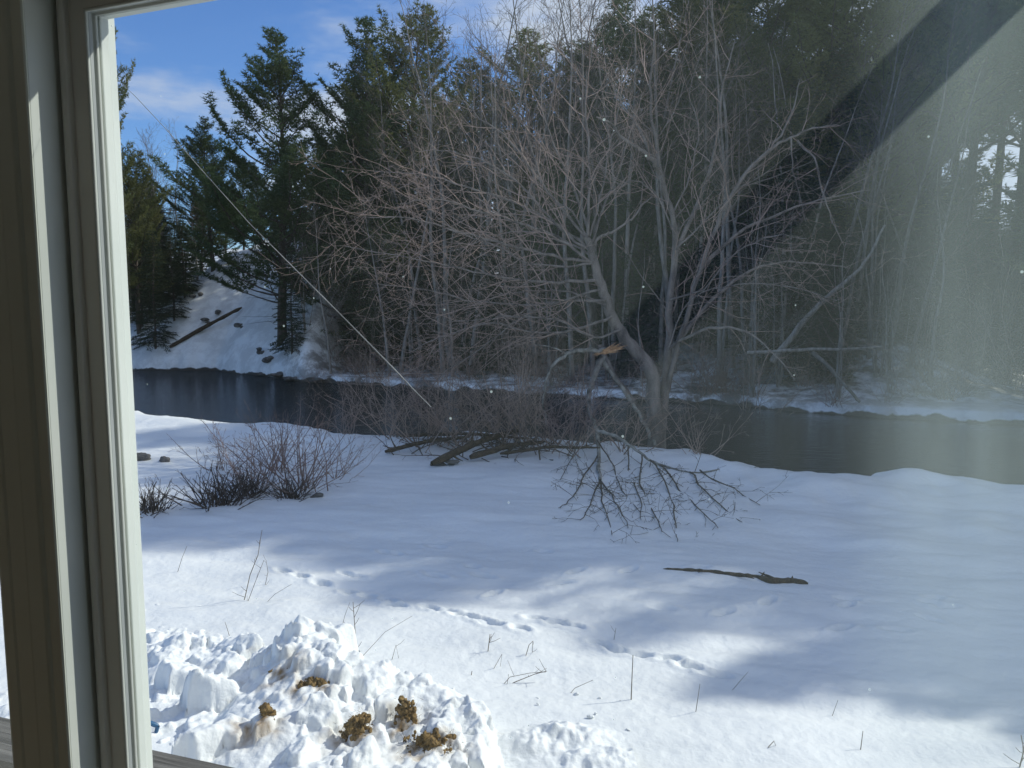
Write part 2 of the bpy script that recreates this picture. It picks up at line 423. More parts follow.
# ------------------------------------------------------------------ window and room
WU = np.array((0.934, -0.357, 0.0)); WU /= np.linalg.norm(WU)
WN = np.array((-WU[1], WU[0], 0.0))
def W(u, w_, z): return WU * u + WN * w_ + np.array((0, 0, CAMZ + z))
def ring_part(name, mat, u0, u1, z0, z1, prof, parent, smooth=False):
    """closed profile of (inset, w) swept round the rectangle of an opening"""
    v = []; n = len(prof)
    for (ins, w_) in prof:
        for (u, z) in ((u0 + ins, z0 + ins), (u1 - ins, z0 + ins), (u1 - ins, z1 - ins), (u0 + ins, z1 - ins)):
            v.append(W(u, w_, z))
    f = []
    for i in range(n):
        j = (i + 1) % n
        for k in range(4):
            l = (k + 1) % 4
            f.append((i * 4 + k, i * 4 + l, j * 4 + l, j * 4 + k))
    o = mesh_obj(name, v, f, mat, parent, smooth)
    bv = o.modifiers.new('soft_edges', 'BEVEL'); bv.width = 0.0012; bv.segments = 2; bv.limit_method = 'ANGLE'; bv.angle_limit = R(25)
    return o

# pane: clear glass with a dust film and glare painted in towards the right
m = bpy.data.materials.new('dusty_glare_glass'); m.use_nodes = True; t = m.node_tree
for n in list(t.nodes): t.nodes.remove(n)
out = t.nodes.new('ShaderNodeOutputMaterial')
co = t.nodes.new('ShaderNodeTexCoord')
tr = t.nodes.new('ShaderNodeBsdfTransparent'); tr.inputs[0].default_value = (0.97, 0.985, 0.975, 1)
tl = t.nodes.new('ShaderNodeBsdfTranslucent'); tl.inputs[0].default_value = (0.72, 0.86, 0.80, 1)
gl = t.nodes.new('ShaderNodeBsdfGlossy'); gl.inputs['Roughness'].default_value = 0.02
fr = t.nodes.new('ShaderNodeFresnel'); fr.inputs[0].default_value = 1.45
n1 = t.nodes.new('ShaderNodeTexNoise'); n1.inputs['Scale'].default_value = 3.0; n1.inputs['Detail'].default_value = 5
vo = t.nodes.new('ShaderNodeTexVoronoi'); vo.inputs['Scale'].default_value = 34
sx = t.nodes.new('ShaderNodeSeparateXYZ')
t.links.new(co.outputs['Object'], n1.inputs['Vector']); t.links.new(co.outputs['Object'], vo.inputs['Vector']); t.links.new(co.outputs['Object'], sx.inputs[0])
def tmath(op, a, b=None, clamp=False):
    n = t.nodes.new('ShaderNodeMath'); n.operation = op; n.use_clamp = clamp
    for i, q in enumerate((a, b)):
        if q is None: continue
        if isinstance(q, (int, float)): n.inputs[i].default_value = q
        else: t.links.new(q, n.inputs[i])
    return n.outputs[0]
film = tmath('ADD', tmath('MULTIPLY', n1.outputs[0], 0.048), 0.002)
haze_ramp = t.nodes.new('ShaderNodeMapRange'); haze_ramp.inputs[1].default_value = -0.45; haze_ramp.inputs[2].default_value = 0.40; haze_ramp.inputs[3].default_value = 0.22; haze_ramp.inputs[4].default_value = 1.7  # haze painted to grow stronger from left to right
t.links.new(sx.outputs[0], haze_ramp.inputs[0]); film = tmath('MULTIPLY', film, haze_ramp.outputs[0])
veil = t.nodes.new('ShaderNodeMapRange'); veil.interpolation_type = 'SMOOTHSTEP'  # greenish glare painted as a band over the right side
veil.inputs[1].default_value = 0.34; veil.inputs[2].default_value = 0.50; veil.inputs[4].default_value = 0.21
t.links.new(sx.outputs[0], veil.inputs[0])
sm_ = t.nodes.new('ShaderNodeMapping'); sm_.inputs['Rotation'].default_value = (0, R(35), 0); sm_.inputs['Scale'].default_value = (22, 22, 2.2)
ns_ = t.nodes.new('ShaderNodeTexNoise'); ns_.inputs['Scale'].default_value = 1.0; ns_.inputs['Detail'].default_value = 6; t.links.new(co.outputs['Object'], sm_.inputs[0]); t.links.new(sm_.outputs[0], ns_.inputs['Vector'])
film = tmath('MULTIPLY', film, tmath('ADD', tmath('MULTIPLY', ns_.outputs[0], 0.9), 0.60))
glare_veil = tmath('MULTIPLY', veil.outputs[0], tmath('ADD', tmath('MULTIPLY', n1.outputs[0], tmath('ADD', ns_.outputs[0], 0.5)), 0.35))
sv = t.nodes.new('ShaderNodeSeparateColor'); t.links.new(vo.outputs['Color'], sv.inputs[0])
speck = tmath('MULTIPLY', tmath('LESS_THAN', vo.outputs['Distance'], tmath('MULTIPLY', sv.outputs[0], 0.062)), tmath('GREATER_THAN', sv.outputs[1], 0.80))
fac = tmath('ADD', tmath('ADD', film, glare_veil), tmath('MULTIPLY', speck, 0.4), True)
mx1 = t.nodes.new('ShaderNodeMixShader'); mx2 = t.nodes.new('ShaderNodeMixShader')
t.links.new(tmath('MULTIPLY', fr.outputs[0], 0.8), mx1.inputs[0]); t.links.new(tr.outputs[0], mx1.inputs[1]); t.links.new(gl.outputs[0], mx1.inputs[2])
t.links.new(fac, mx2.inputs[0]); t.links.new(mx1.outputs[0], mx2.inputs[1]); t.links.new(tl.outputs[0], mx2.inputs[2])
t.links.new(mx2.outputs[0], out.inputs['Surface'])
M['glass'] = m

HEAD = 0.491
SILL = -1.02
def window(name, u0, u1, label):
    wroot = thing(name, W((u0 + u1) / 2, 0.9, SILL), 0, label, 'window')
    wroot.rotation_euler = (0, 0, math.atan2(WU[1], WU[0]))
    bpy.context.view_layer.update()
    inv = wroot.matrix_world.inverted()
    parts = []
    parts.append(ring_part('window_frame', M['vinyl'], u0, u1, SILL, HEAD, [(-0.03, 0.842), (0.0, 0.842), (0.0, 0.898), (0.003, 0.9), (0.003, 1.0), (-0.03, 1.0)], None))
    parts.append(ring_part('sash', M['vinylin'], u0, u1, SILL, HEAD, [(0.003, 0.895), (0.006, 0.890), (0.012, 0.888), (0.018, 0.891), (0.020, 0.900), (0.0495, 0.900), (0.0495, 0.921), (0.003, 0.921)], None))
    parts.append(ring_part('glazing_bead', M['vinyl'], u0, u1, SILL, HEAD, [(0.0500, 0.899), (0.0535, 0.901), (0.0535, 0.905), (0.0500, 0.906), (0.0500, 0.914), (0.0545, 0.917), (0.0545, 0.921), (0.0500, 0.921)], None))
    parts.append(ring_part('gasket', M['gasket'], u0, u1, SILL, HEAD, [(0.0498, 0.907), (0.0512, 0.907), (0.0512, 0.913), (0.0498, 0.913)], None))
    parts.append(ring_part('outer_frame', M['vinyl'], u0, u1, SILL, HEAD, [(0.003, 0.9275), (0.0500, 0.9275), (0.0515, 0.929), (0.0515, 0.942), (0.047, 0.947), (0.003, 0.958)], None))
    v = []; f = []
    i_ = 0.006
    vv = [W(u, w_, z) for w_ in (0.924,) for (u, z) in ((u0 + i_, SILL + i_), (u1 - i_, SILL + i_), (u1 - i_, HEAD - i_), (u0 + i_, HEAD - i_))]
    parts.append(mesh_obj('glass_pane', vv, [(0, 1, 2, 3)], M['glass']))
    for p in parts:
        p.data.transform(inv); p.parent = wroot
    return wroot, inv
UL, UR = -1.086, 0.44
win, inv = window('picture_window', UL, UR, 'large white framed picture window with sunlit left edge looking onto the snow')
SU1, SU0 = -1.222, -2.08
win2, inv2 = window('side_window', SU0, SU1, 'narrower window beyond the dark casing, barely seen at the left edge of the photo')
# casing boards round each window (mullion casing has grooves)
v = []; f = []
prof = [(UL - 0.0005, 0.8405), (UL - 0.003, 0.8385), (UL - 0.024, 0.8385), (UL - 0.027, 0.835), (UL - 0.030, 0.8385), (UL - 0.034, 0.836), (UL - 0.060, 0.834),
        (UL - 0.063, 0.837), (UL - 0.067, 0.836), (UL - 0.100, 0.8365), (UL - 0.104, 0.834), (UL - 0.124, 0.834), (SU1 + 0.004, 0.838), (SU1 + 0.0005, 0.840), (SU1 + 0.0005, 0.846), (UL - 0.0005, 0.846)]
for z in (-1.12, 0.56):
    for (u, w_) in prof: v.append(W(u, w_, z))
n = len(prof)
for i in range(n): j = (i + 1) % n; f.append((i, j, j + n, i + n))
f.append(tuple(range(n))[::-1]); f.append(tuple(range(n, 2 * n)))
cs = mesh_obj('casing', v, f, M['casing']); cs.data.transform(inv); cs.parent = win
v = []; f = []
def wb(u0, u1, w0, w1, z0, z1):
    box(v, f, u0, u1, w0, w1, z0, z1, tf=lambda p: W(*p))
wb(UL + 0.0, UR + 0.09, 0.825, 0.8425, HEAD + 0.001, HEAD + 0.1)
wb(UR + 0.001, UR + 0.09, 0.826, 0.8425, SILL - 0.02, HEAD)
cs = mesh_obj('casing', v, f, M['casing']); cs.data.transform(inv); cs.parent = win
v = []; f = []
wb(UL - 0.0, UR + 0.1, 0.79, 0.9, SILL - 0.031, SILL - 0.001)
cs = mesh_obj('sill', v, f, M['vinyl']); cs.data.transform(inv); cs.parent = win

# room shell
v = []; f = []
W0, W1 = 0.843, 1.0
zf, zc = -1.6, 0.85
wb(-3.6, SU0 - 0.03, W0, W1, zf, zc)
wb(SU1 + 0.03, UL - 0.03, W0, W1, SILL - 0.03, HEAD + 0.03)
wb(UR + 0.03, 2.6, W0, W1, zf, zc)
wb(SU0 - 0.03, UR + 0.03, W0, W1, zf, SILL - 0.03)
wb(SU0 - 0.03, UR + 0.03, W0, W1, HEAD + 0.03, zc)
wb(-3.6, -3.5, -2.8, W0, zf, zc)
wb(2.5, 2.6, -2.8, W0, zf, zc)
wb(-3.6, 2.6, -2.9, -2.8, zf, zc)
tag(mesh_obj('wall', v, f, M['wallpaint']), 'cream painted room wall holding the two windows', 'wall')
v = []; f = []; wb(-3.6, 2.6, -2.9, W1, zf - 0.1, zf); tag(mesh_obj('floor', v, f, M['floorwood']), kind='structure')
v = []; f = []; wb(-3.6, 2.6, -2.9, W1, zc, zc + 0.1); tag(mesh_obj('ceiling', v, f, M['wallpaint']), kind='structure')
v = []; f = []; wb(-3.6, 2.6, 0.86, W1 - 0.01, -3.3, zf - 0.1); tag(mesh_obj('foundation', v, f, M['siding']), kind='structure')

# unseen bracket added above the window to throw the slanting shadow across the glass
def sun_hit_back(px, py, depth):
    d = ray(px, py); nn = float(d @ WN); p = d * (0.924 / nn)          # point on pane relative to camera
    s = np.array(S); k = depth / float(s @ WN)
    q = p + s * k
    return float(q @ WU), float(q @ WN), q[2]
ub, wb_, zb = sun_hit_back(992, 37, 0.20)
bt = thing('shade_bracket', W(ub, 1.001, zb), 0, 'added unseen bracket above the window that casts a shadow on the glass', 'bracket')
v = []; f = []; box(v, f, ub - 0.045, ub, 1.001, 1.48, zb, zb + 0.045, tf=lambda p: tuple(W(*p) - W(ub, 1.001, zb))); mesh_obj('arm', v, f, M['deckwood'], bt)
v = []; f = []; box(v, f, ub - 0.06, ub + 0.015, 1.001, 1.02, zb + 0.047, zb + 0.25, tf=lambda p: tuple(W(*p) - W(ub, 1.001, zb))); mesh_obj('wall_plate', v, f, M['deckwood'], bt)

# strand over the glass
pts = []
for (px, py) in ((122, 84), (135, 96), (165, 128), (200, 168), (250, 224), (300, 274), (350, 324), (395, 370), (412, 388), (431, 407)):
    d = ray(px, py); q = d * (0.9285 / float(d @ WN)); pts.append(q + np.array((0, 0, CAMZ)))
tb = Tubes(); tb.add(pts, [0.0003, 0.0004, 0.0005, 0.0006, 0.0006, 0.0007, 0.0008, 0.0011, 0.0009, 0.0005], 6)
tag(tb.build('strand', M['strand']), 'thin pale strand running diagonally down the outside of the window glass', 'strand')

# deck railing
ra = PZ(148, 749, 1.75); rb = PZ(240, 769, 1.75)
rd = norm(rb - ra); rn = np.array((-rd[1], rd[0], 0))
if rn[1] < 0: rn = -rn
rt = thing('deck_railing', (ra[0], ra[1], 0), math.atan2(rd[1], rd[0]), 'weathered grey wooden deck railing below the window in front of the snow heap', 'railing')
v = []; f = []; box(v, f, -1.6, 1.9, -0.14, 0.0, 1.71, 1.75); mesh_obj('top_rail', v, f, M['deckwood'], rt)
for x in (-1.5, 0.2, 1.8):
    v = []; f = []; box(v, f, x - 0.045, x + 0.045, -0.115, -0.025, -0.1, 1.708); mesh_obj('post', v, f, M['deckwood'], rt)
for i in range(22):
    x = -1.36 + i * 0.14
    if abs(x - 0.2) < 0.08: continue
    v = []; f = []; box(v, f, x - 0.019, x + 0.019, -0.085, -0.047, 0.95, 1.708); mesh_obj('baluster', v, f, M['deckwood'], rt)
v = []; f = []; box(v, f, -1.6, 1.9, -0.1, -0.03, 0.9, 0.948); mesh_obj('bottom_rail', v, f, M['deckwood'], rt)

# ------------------------------------------------------------------ snow pile
def chunk_field(x, y, chunks, base):
    h = base.copy()
    for (cx, cy, cz, a, b_, c, an, px_, tilt) in chunks:
        dx = x - cx; dy = y - cy
        sel = (np.abs(dx) < a * 1.6) & (np.abs(dy) < a * 1.6)
        if not sel.any(): continue
        u = (dx[sel] * math.cos(an) + dy[sel] * math.sin(an)) / a; w_ = (-dx[sel] * math.sin(an) + dy[sel] * math.cos(an)) / b_
        u = u + 0.22 * vn(u * 1.9 + cx * 9, w_ * 1.9, 77) + 0.08 * vn(u * 6, w_ * 6 + cy * 7, 76); w_ = w_ + 0.22 * vn(u * 1.9, w_ * 1.9 + cy * 9, 78) + 0.08 * vn(u * 6 + cx * 7, w_ * 6, 75)
        cr_ = random.Random(int(cx * 9173 + cy * 7793)); q = np.zeros_like(u) - 9; n_ = cr_.randint(4, 6); a0 = cr_.uniform(0, 6)
        for k in range(n_):
            t_ = a0 + k * 6.283 / n_ + cr_.uniform(-0.35, 0.35); q = np.maximum(q, (u * math.cos(t_) + w_ * math.sin(t_)) / cr_.uniform(0.7, 1.0))
        rim = np.clip((1 - q) / 0.42, -1, 1); top = np.where(rim > 0, np.sqrt(np.clip(1 - (1 - rim) ** 2, 0, 1)), 3 * rim)
        t1 = cr_.uniform(0, 6.28); sl = cr_.uniform(0.1, 0.55)
        z = cz + c * (top * 0.86 + sl * (u * math.cos(t1) + w_ * math.sin(t1)) * np.clip(rim, 0, 1)) + 0.10 * c * vn(u * 2.6, w_ * 2.6, 80) + 0.05 * c * vn(u * 7, w_ * 7, 81)
        h[sel] = np.where(q < 1.25, np.maximum(h[sel], z), h[sel])
    return h
prg = random.Random(21)
# ridge of the heap: (pixel top x,y, distance)
RIDGE = [(100, 655, 5.9), (150, 648, 5.8), (180, 640, 5.8), (205, 652, 5.7), (232, 650, 5.6), (255, 662, 5.5), (278, 650, 5.4), (298, 623, 5.35), (318, 640, 5.25), (340, 652, 5.15), (360, 672, 5.05), (385, 680, 4.95),
         (410, 690, 4.85), (440, 700, 4.75), (468, 716, 4.6), (488, 740, 4.45), (502, 765, 4.3), (520, 800, 4.2)]
rp = np.array([P(px, py, yy) for (px, py, yy) in RIDGE])
gx = np.arange(-4.4, 0.75, 0.0105); gy = np.arange(2.2, 7.0, 0.0105)
PX, PY = np.meshgrid(gx, gy)
yr = np.interp(PX, rp[:, 0], rp[:, 1]); zr = np.interp(PX, rp[:, 0], rp[:, 2], left=rp[0, 2], right=-0.3)
d_far = np.clip((PY - yr) / 0.75, 0, 1); d_near = np.clip((yr - PY) / 2.6, 0, 1)
prof_ = np.where(PY > yr, 1 - sstep(d_far) * 1.0, 1 - 0.75 * d_near ** 0.9)
kx = np.exp(-(np.arange(-60, 61) / 30.0) ** 2); kx /= kx.sum()
zsm = np.convolve(np.pad(zr[0], 60, mode='edge'), kx, mode='valid')[None, :] * np.ones_like(zr)
bl = sstep(d_near / 0.22); zr = zr * (1 - bl) + zsm * bl
base = (zr + 0.05) * prof_ - 0.05
lf = sstep((PX + 4.4) / 0.5)
base = base * lf - 0.1 * (1 - lf) + 0.16 * fbm(PX / 0.5, PY / 0.5, 3, 60) * prof_ + 0.07 * (0.25 - np.abs(fbm(PX / 0.22 + 0.4 * vn(PX / 0.1, PY / 0.1, 59), PY / 0.22, 3, 61)))
front = sstep((PY - 2.3) / 0.5); base = base * front - 0.3 * (1 - front)
end = sstep((0.35 - PX) / 0.6); base = base * end - 0.25 * (1 - end)
bi = lambda x, y: float(base[min(max(int((y - 2.2) / 0.0105), 0), len(gy) - 1), min(max(int((x + 4.4) / 0.0105), 0), len(gx) - 1)])
chunks = []
def addc(px, py, yy, a, b_=None, c=None, p=2.4, an=None, tl=None):
    q = P(px, py, yy); b_ = b_ or a * 0.8; c = c or a * 1.1
    chunks.append((q[0], q[1], q[2] - c, a, b_, c, prg.uniform(0, 3) if an is None else an, p, prg.uniform(-0.3, 0.3) if tl is None else tl))
addc(297, 621, 5.3, 0.13, 0.12, 0.45); addc(285, 640, 5.2, 0.15, 0.12, 0.4); addc(315, 640, 5.2, 0.17, 0.15, 0.35); addc(340, 655, 5.1, 0.15, 0.14, 0.3)
addc(208, 668, 4.9, 0.17, 0.12, 0.34, 3.2, 0.2, -0.25); addc(248, 636, 5.5, 0.13, 0.09, 0.2, 3.2, 0.1, 0.2); addc(228, 652, 5.4, 0.14); addc(180, 662, 5.2, 0.16, 0.14)
addc(165, 648, 5.6, 0.14); addc(235, 722, 4.4, 0.14, 0.12, 0.12); addc(195, 728, 4.3, 0.13, 0.1, 0.12, 3); addc(300, 745, 4.2, 0.12); addc(318, 700, 4.5, 0.16, 0.13, 0.2)
addc(440, 702, 4.7, 0.14, 0.12, 0.25); addc(470, 716, 4.55, 0.15, 0.13, 0.3); addc(452, 725, 4.4, 0.16, 0.14, 0.3); addc(373, 676, 5.0, 0.12); addc(340, 715, 4.5, 0.13); addc(395, 690, 4.85, 0.1)
addc(365, 745, 4.1, 0.11, 0.09, 0.2, 3)
for i in range(360):
    x = prg.uniform(-3.6, 0.1); yrr = float(np.interp(x, rp[:, 0], rp[:, 1])); y = yrr + prg.choice((prg.uniform(-2.2, 0.45), prg.gauss(-0.1, 0.25)))
    a = prg.choice((0.02, 0.025, 0.03, 0.04, 0.055, 0.075, 0.11)) * prg.uniform(0.8, 1.3)
    c = a * prg.uniform(0.45, 1.0)
    chunks.append((x, y, bi(x, y) - c * 0.3, a, a * prg.uniform(0.6, 1), c, prg.uniform(0, 3), prg.choice((2.0, 2.6, 3.4)), prg.uniform(-0.4, 0.4)))
H = chunk_field(PX, PY, chunks, base)
rough_ = fbm(PX / 0.05, PY / 0.05, 3, 64)
H = H + 0.016 * rough_ + 0.016 * (0.5 - np.abs(vn(PX / 0.07, PY / 0.07, 66))) + 0.004 * vn(PX / 0.02, PY / 0.02, 67)
# low snow roll right of the heap
for (px, py, yy, a, b_, c) in ((560, 745, 5.0, 0.33, 0.16, 0.11), (600, 768, 4.7, 0.5, 0.2, 0.08), (530, 750, 4.9, 0.2, 0.15, 0.10)):
    q = PZ(px, py, 0); dx = PX - q[0]; dy = PY - q[1]
    bump_ = c * np.exp(-((dx / a) ** 2 + (dy / b_) ** 2)) * (1 + 0.5 * fbm(PX / 0.07, PY / 0.07, 3, 70))
    H = np.maximum(H, G0(PX, PY) + bump_ - 0.02)
ii = np.arange(H.size).reshape(H.shape)
keep = (H > G0(PX, PY) - 0.12)
ff = np.stack([ii[:-1, :-1], ii[:-1, 1:], ii[1:, 1:], ii[1:, :-1]], -1)
kk = keep[:-1, :-1] & keep[:-1, 1:] & keep[1:, 1:] & keep[1:, :-1]
ff = ff[kk].reshape(-1, 4)
used = np.unique(ff); remap = np.zeros(H.size, int); remap[used] = np.arange(len(used))
jit = 0.0
vv = np.stack([PX, PY, H], -1).reshape(-1, 3)[used]
tag(mesh_obj('snow_pile', vv, remap[ff], M['pile'], None, True), 'heap of ploughed snow chunks streaked with dirt below the window', 'snow pile')
pile_obj = [o for o in bpy.data.objects if o.name == 'snow_pile'][0]
def pile_h(x, y):
    i = int((y - 2.2) / 0.0105); j = int((x + 4.4) / 0.0105)
    return float(H[min(max(i, 0), H.shape[0] - 1), min(max(j, 0), H.shape[1] - 1)])
def hit_pile(px, py):
    for yy in np.arange(3.0, 6.6, 0.01):
        q = P(px, py, yy)
        if q[2] <= pile_h(q[0], q[1]): return q
    return P(px, py, 4.6)

def blob(name, c, size, mat, seed, label=None, cat=None, group=None, lumps=14, fine=0.6):
    rg = np.random.RandomState(seed)
    import bmesh
    V = []; FF = []
    for k in range(lumps):
        bm = bmesh.new(); bmesh.ops.create_icosphere(bm, subdivisions=4, radius=1)
        off = rg.uniform(-1, 1, 3) * 0.62 * np.array(size); r = np.array(size) * rg.uniform(0.30, 0.62, 3)
        vs = np.array([q.co[:] for q in bm.verts]); fs_ = [[q.index for q in fc.verts] for fc in bm.faces]; bm.free()
        d = 1 + fine * (vn(vs[:, 0] * 3 + seed, vs[:, 1] * 3 + vs[:, 2] * 3.7, seed + k) + 0.8 * vn(vs[:, 0] * 9 + vs[:, 2] * 5, vs[:, 1] * 9 + vs[:, 2] * 8, seed + k + 50) + 0.6 * vn(vs[:, 0] * 22 + vs[:, 2] * 9, vs[:, 1] * 22 - vs[:, 2] * 14, seed + k + 90))
        b0 = len(V); V.extend((vs * d[:, None] * r + off).tolist()); FF.extend([[b0 + i for i in q] for q in fs_])
    o = mesh_obj(name, V, np.array(FF), mat, None, False)
    o.location = tuple(c)
    return tag(o, label, cat, group)
def clod(c, size, seed, label):
    """ragged turf: crumbs of soil matted with dead grass fibres"""
    import bmesh
    rg = np.random.RandomState(seed); V = []; FF = []
    bm = bmesh.new(); bmesh.ops.create_icosphere(bm, subdivisions=2, radius=1); sv_ = np.array([q.co[:] for q in bm.verts]); sf_ = np.array([[q.index for q in fc.verts] for fc in bm.faces]); bm.free()
    size = np.array(size)
    for k in range(260):
        off = rg.normal(0, 0.27, 3); off[2] = rg.uniform(-0.9, 0.8); off[:2] *= 1.15 - 0.35 * off[2]
        off += 0.35 * np.array((vn(off[2] * 2, seed, 1), vn(off[2] * 2, seed, 2), 0)); off *= size
        r_ = rg.choice((0.007, 0.010, 0.014, 0.022)) * rg.uniform(0.7, 1.2)
        d = 1 + 0.9 * vn(sv_[:, 0] * 1.7 + k, sv_[:, 1] * 1.7 + sv_[:, 2] * 2.1, seed)
        V.append(sv_ * d[:, None] * r_ * rg.uniform(0.6, 1.3, 3) + off); FF.append(sf_ + len(sv_) * k)
    o0 = len(sv_) * 260; F2 = []
    for k in range(900):
        p = rg.normal(0, 0.36, 3) * size; d = norm(rg.normal(0, 1, 3) + p / size * 0.8) * rg.uniform(0.02, 0.055); w_ = norm(np.cross(d, rg.normal(0, 1, 3))) * 0.0011
        V.append(np.array((p - w_, p + w_, p + d))); F2.append((o0 + 3 * k, o0 + 3 * k + 1, o0 + 3 * k + 2))
    V = np.concatenate(V); FF = np.concatenate(FF + [np.array(F2)])
    o = mesh_obj('turf_clod', V, FF, M['soil']); o.location = tuple(c)
    return tag(o, label, 'turf clod')
for k, (px, py, sz, lb) in enumerate([
        (358, 735, (0.08, 0.06, 0.085), 'rounded tan turf clod in the snow heap, left of the tallest clod'),
        (405, 728, (0.07, 0.06, 0.13), 'tallest upright clod of brown turf stuck in the snow heap'),
        (428, 748, (0.12, 0.06, 0.05), 'low olive brown turf clod spreading right of the tallest clod'),
        (451, 746, (0.025, 0.025, 0.035), 'small nub of brown soil at the right end of the turf clods'),
        (318, 688, (0.10, 0.045, 0.028), 'brown soil patch lying on the right shoulder of the snow heap'),
        (286, 673, (0.06, 0.03, 0.018), 'thin tan smear of soil just below the snow heap peak'),
        (264, 719, (0.022, 0.02, 0.05), 'small upright sliver of brown soil low in the middle of the snow heap')]):
    q = hit_pile(px, py); clod(q + np.array((0, 0.05, -0.015)), tuple(1.45 * t_ for t_ in sz), 300 + k, lb)

STAIN = []
for o in bpy.data.objects:
    if o.name.startswith('turf_clod'): STAIN.append(tuple(o.location))
st = np.zeros(len(vv))
for (a, b_, c_) in STAIN:
    dd_ = np.sqrt(((vv[:, 0] - a + 0.05) / 1.5) ** 2 + (vv[:, 1] - b_ + 0.05) ** 2)
    st = np.maximum(st, np.exp(-(dd_ / 0.10) ** 2) * (0.55 + 1.3 * fbm(vv[:, 0] / 0.05, vv[:, 1] / 0.05, 4, 95)))
at = pile_obj.data.attributes.new('stain', 'FLOAT', 'POINT'); at.data.foreach_set('value', np.clip(st, 0, 1).astype(np.float32))
# blue shovel, its grip showing beside the window frame
q = hit_pile(156, 733)
sh = thing('snow_shovel', q, 0.4, 'blue plastic snow shovel grip poking out of the heap beside the window frame', 'shovel')
tb = Tubes(); tb.add([(0.012, 0, 0.045), (-0.025, 0, 0.07), (-0.07, 0, 0.075), (-0.10, 0, 0.05), (-0.105, 0, 0.01), (-0.07, 0, -0.02)], [0.014, 0.017, 0.017, 0.017, 0.015, 0.013], 8)
tb.add([(0.012, 0, 0.045), (0.0, 0, 0.0), (-0.035, 0, -0.03), (-0.07, 0, -0.02)], [0.013] * 4, 8); tb.build('grip', M['blue'], sh)
tb = Tubes(); tb.add([(-0.06, 0, -0.02), (-0.3, 0.05, -0.25), (-0.7, 0.12, -0.75)], [0.015] * 3, 8); tb.build('shaft', M['metal'], sh)

# ------------------------------------------------------------------ trees
class Prm: pass
def grow(tb, p0, d0, L, r0, lvl, maxl, rg, wander=0.12, up=0.05, dens=(1.2, 2.4, 4.0), ratio=0.5, ang=(30, 60), rmin=0.004, taper=0.25, twig=None, start=0.2):
    n = max(3, int(L / (0.35 if lvl < 2 else 0.18)) + 1); n = min(n, 14)
    step = L / n; pts = [np.array(p0, float)]; d = norm(d0)
    for i in range(n):
        d = norm(d + rg.normal(0, wander, 3) + np.array((0, 0, up)))
        pts.append(pts[-1] + d * step)
    rad = r0 * (1 - (1 - taper) * np.linspace(0, 1, n + 1)); rad = np.maximum(rad, rmin * 0.7)
    (twig if (twig is not None and r0 < 0.016) else tb).add(pts, rad, sides_for(r0))
    if lvl >= maxl: return
    nc = max(2, int(round(L * dens[min(lvl, len(dens) - 1)] * rg.uniform(0.8, 1.2))))
    az = rg.uniform(0, 6.28)
    for k in range(nc):
        tt = start + (1 - start) * (k + rg.uniform(0, 1)) / nc
        f_ = tt * n; i = min(int(f_), n - 1); p = pts[i] + (pts[i + 1] - pts[i]) * (f_ - i)
        dd = norm(pts[i + 1] - pts[i]); az += 2.4 + rg.uniform(-0.5, 0.5)
        a = norm(np.cross(dd, (0.3, 0.2, 1) if abs(dd[2]) < 0.8 else (1, 0, 0))); b_ = np.cross(dd, a)
        side = a * math.cos(az) + b_ * math.sin(az)
        th_ = R(rg.uniform(*ang)); nd = dd * math.cos(th_) + side * math.sin(th_)
        LL = L * ratio * rg.uniform(0.6, 1.15) * (1.15 - 0.6 * tt)
        rr_ = max(min(np.interp(tt, (0, 1), (r0, r0 * taper)) * 0.62, LL * 0.02 + rmin), rmin)
        grow(tb, p, nd, LL, rr_, lvl + 1, maxl, rg, wander * 1.15, up, dens, ratio, ang, rmin, taper, twig, 0.12)

def bare_proto(seed, H, r, crown_start=0.35, spread=0.32, forks=1, mat='twig', rmin=0.006, nb=22, lean=0.0):
    rg = np.random.RandomState(seed)
    root = thing('bare_tree', (0, 0, 0)); tr_ = Tubes(); cr_ = Tubes()
    for k in range(forks):
        d = norm((rg.normal(0, 0.05 + 0.12 * (forks > 1)) + lean, rg.normal(0, 0.05 + 0.12 * (forks > 1)), 1)); n = 16; pts = [np.array((0.12 * k, 0.05 * k, -0.4))]
        HH = H * (1 - 0.15 * k); rk = r * (1 - 0.25 * k)
        for i in range(n):
            d = norm(d + rg.normal(0, 0.05, 3) + np.array((0, 0, 0.05))); pts.append(pts[-1] + d * HH / n)
        rad = rk * (1 - 0.93 * np.linspace(0, 1, n + 1) ** 0.85)
        rad[0] *= 1.3
        tr_.add(pts, rad, 8)
        for j in range(nb // forks):
            tt = crown_start + (0.98 - crown_start) * (j + rg.uniform(0, 1)) / (nb // forks)
            f_ = tt * n; i = min(int(f_), n - 1); p = pts[i] + (pts[i + 1] - pts[i]) * (f_ - i)
            a = rg.uniform(0, 6.28); el = rg.uniform(0.5, 1.15)
            nd = norm((math.cos(a), math.sin(a), math.tan(el) * 0.8))
            LL = HH * spread * rg.uniform(0.6, 1.1) * (1.2 - 0.75 * tt)
            grow(cr_, p, nd, LL, max(rad[i] * 0.38, 0.012), 1, 3, rg, 0.13, 0.06, (1, 2.4, 4.0), 0.5, (25, 52), rmin, 0.3)
    tr_.build('trunk', M['bark'], root); cr_.build('crown', M[mat], root)
    root['H'] = H
    return root

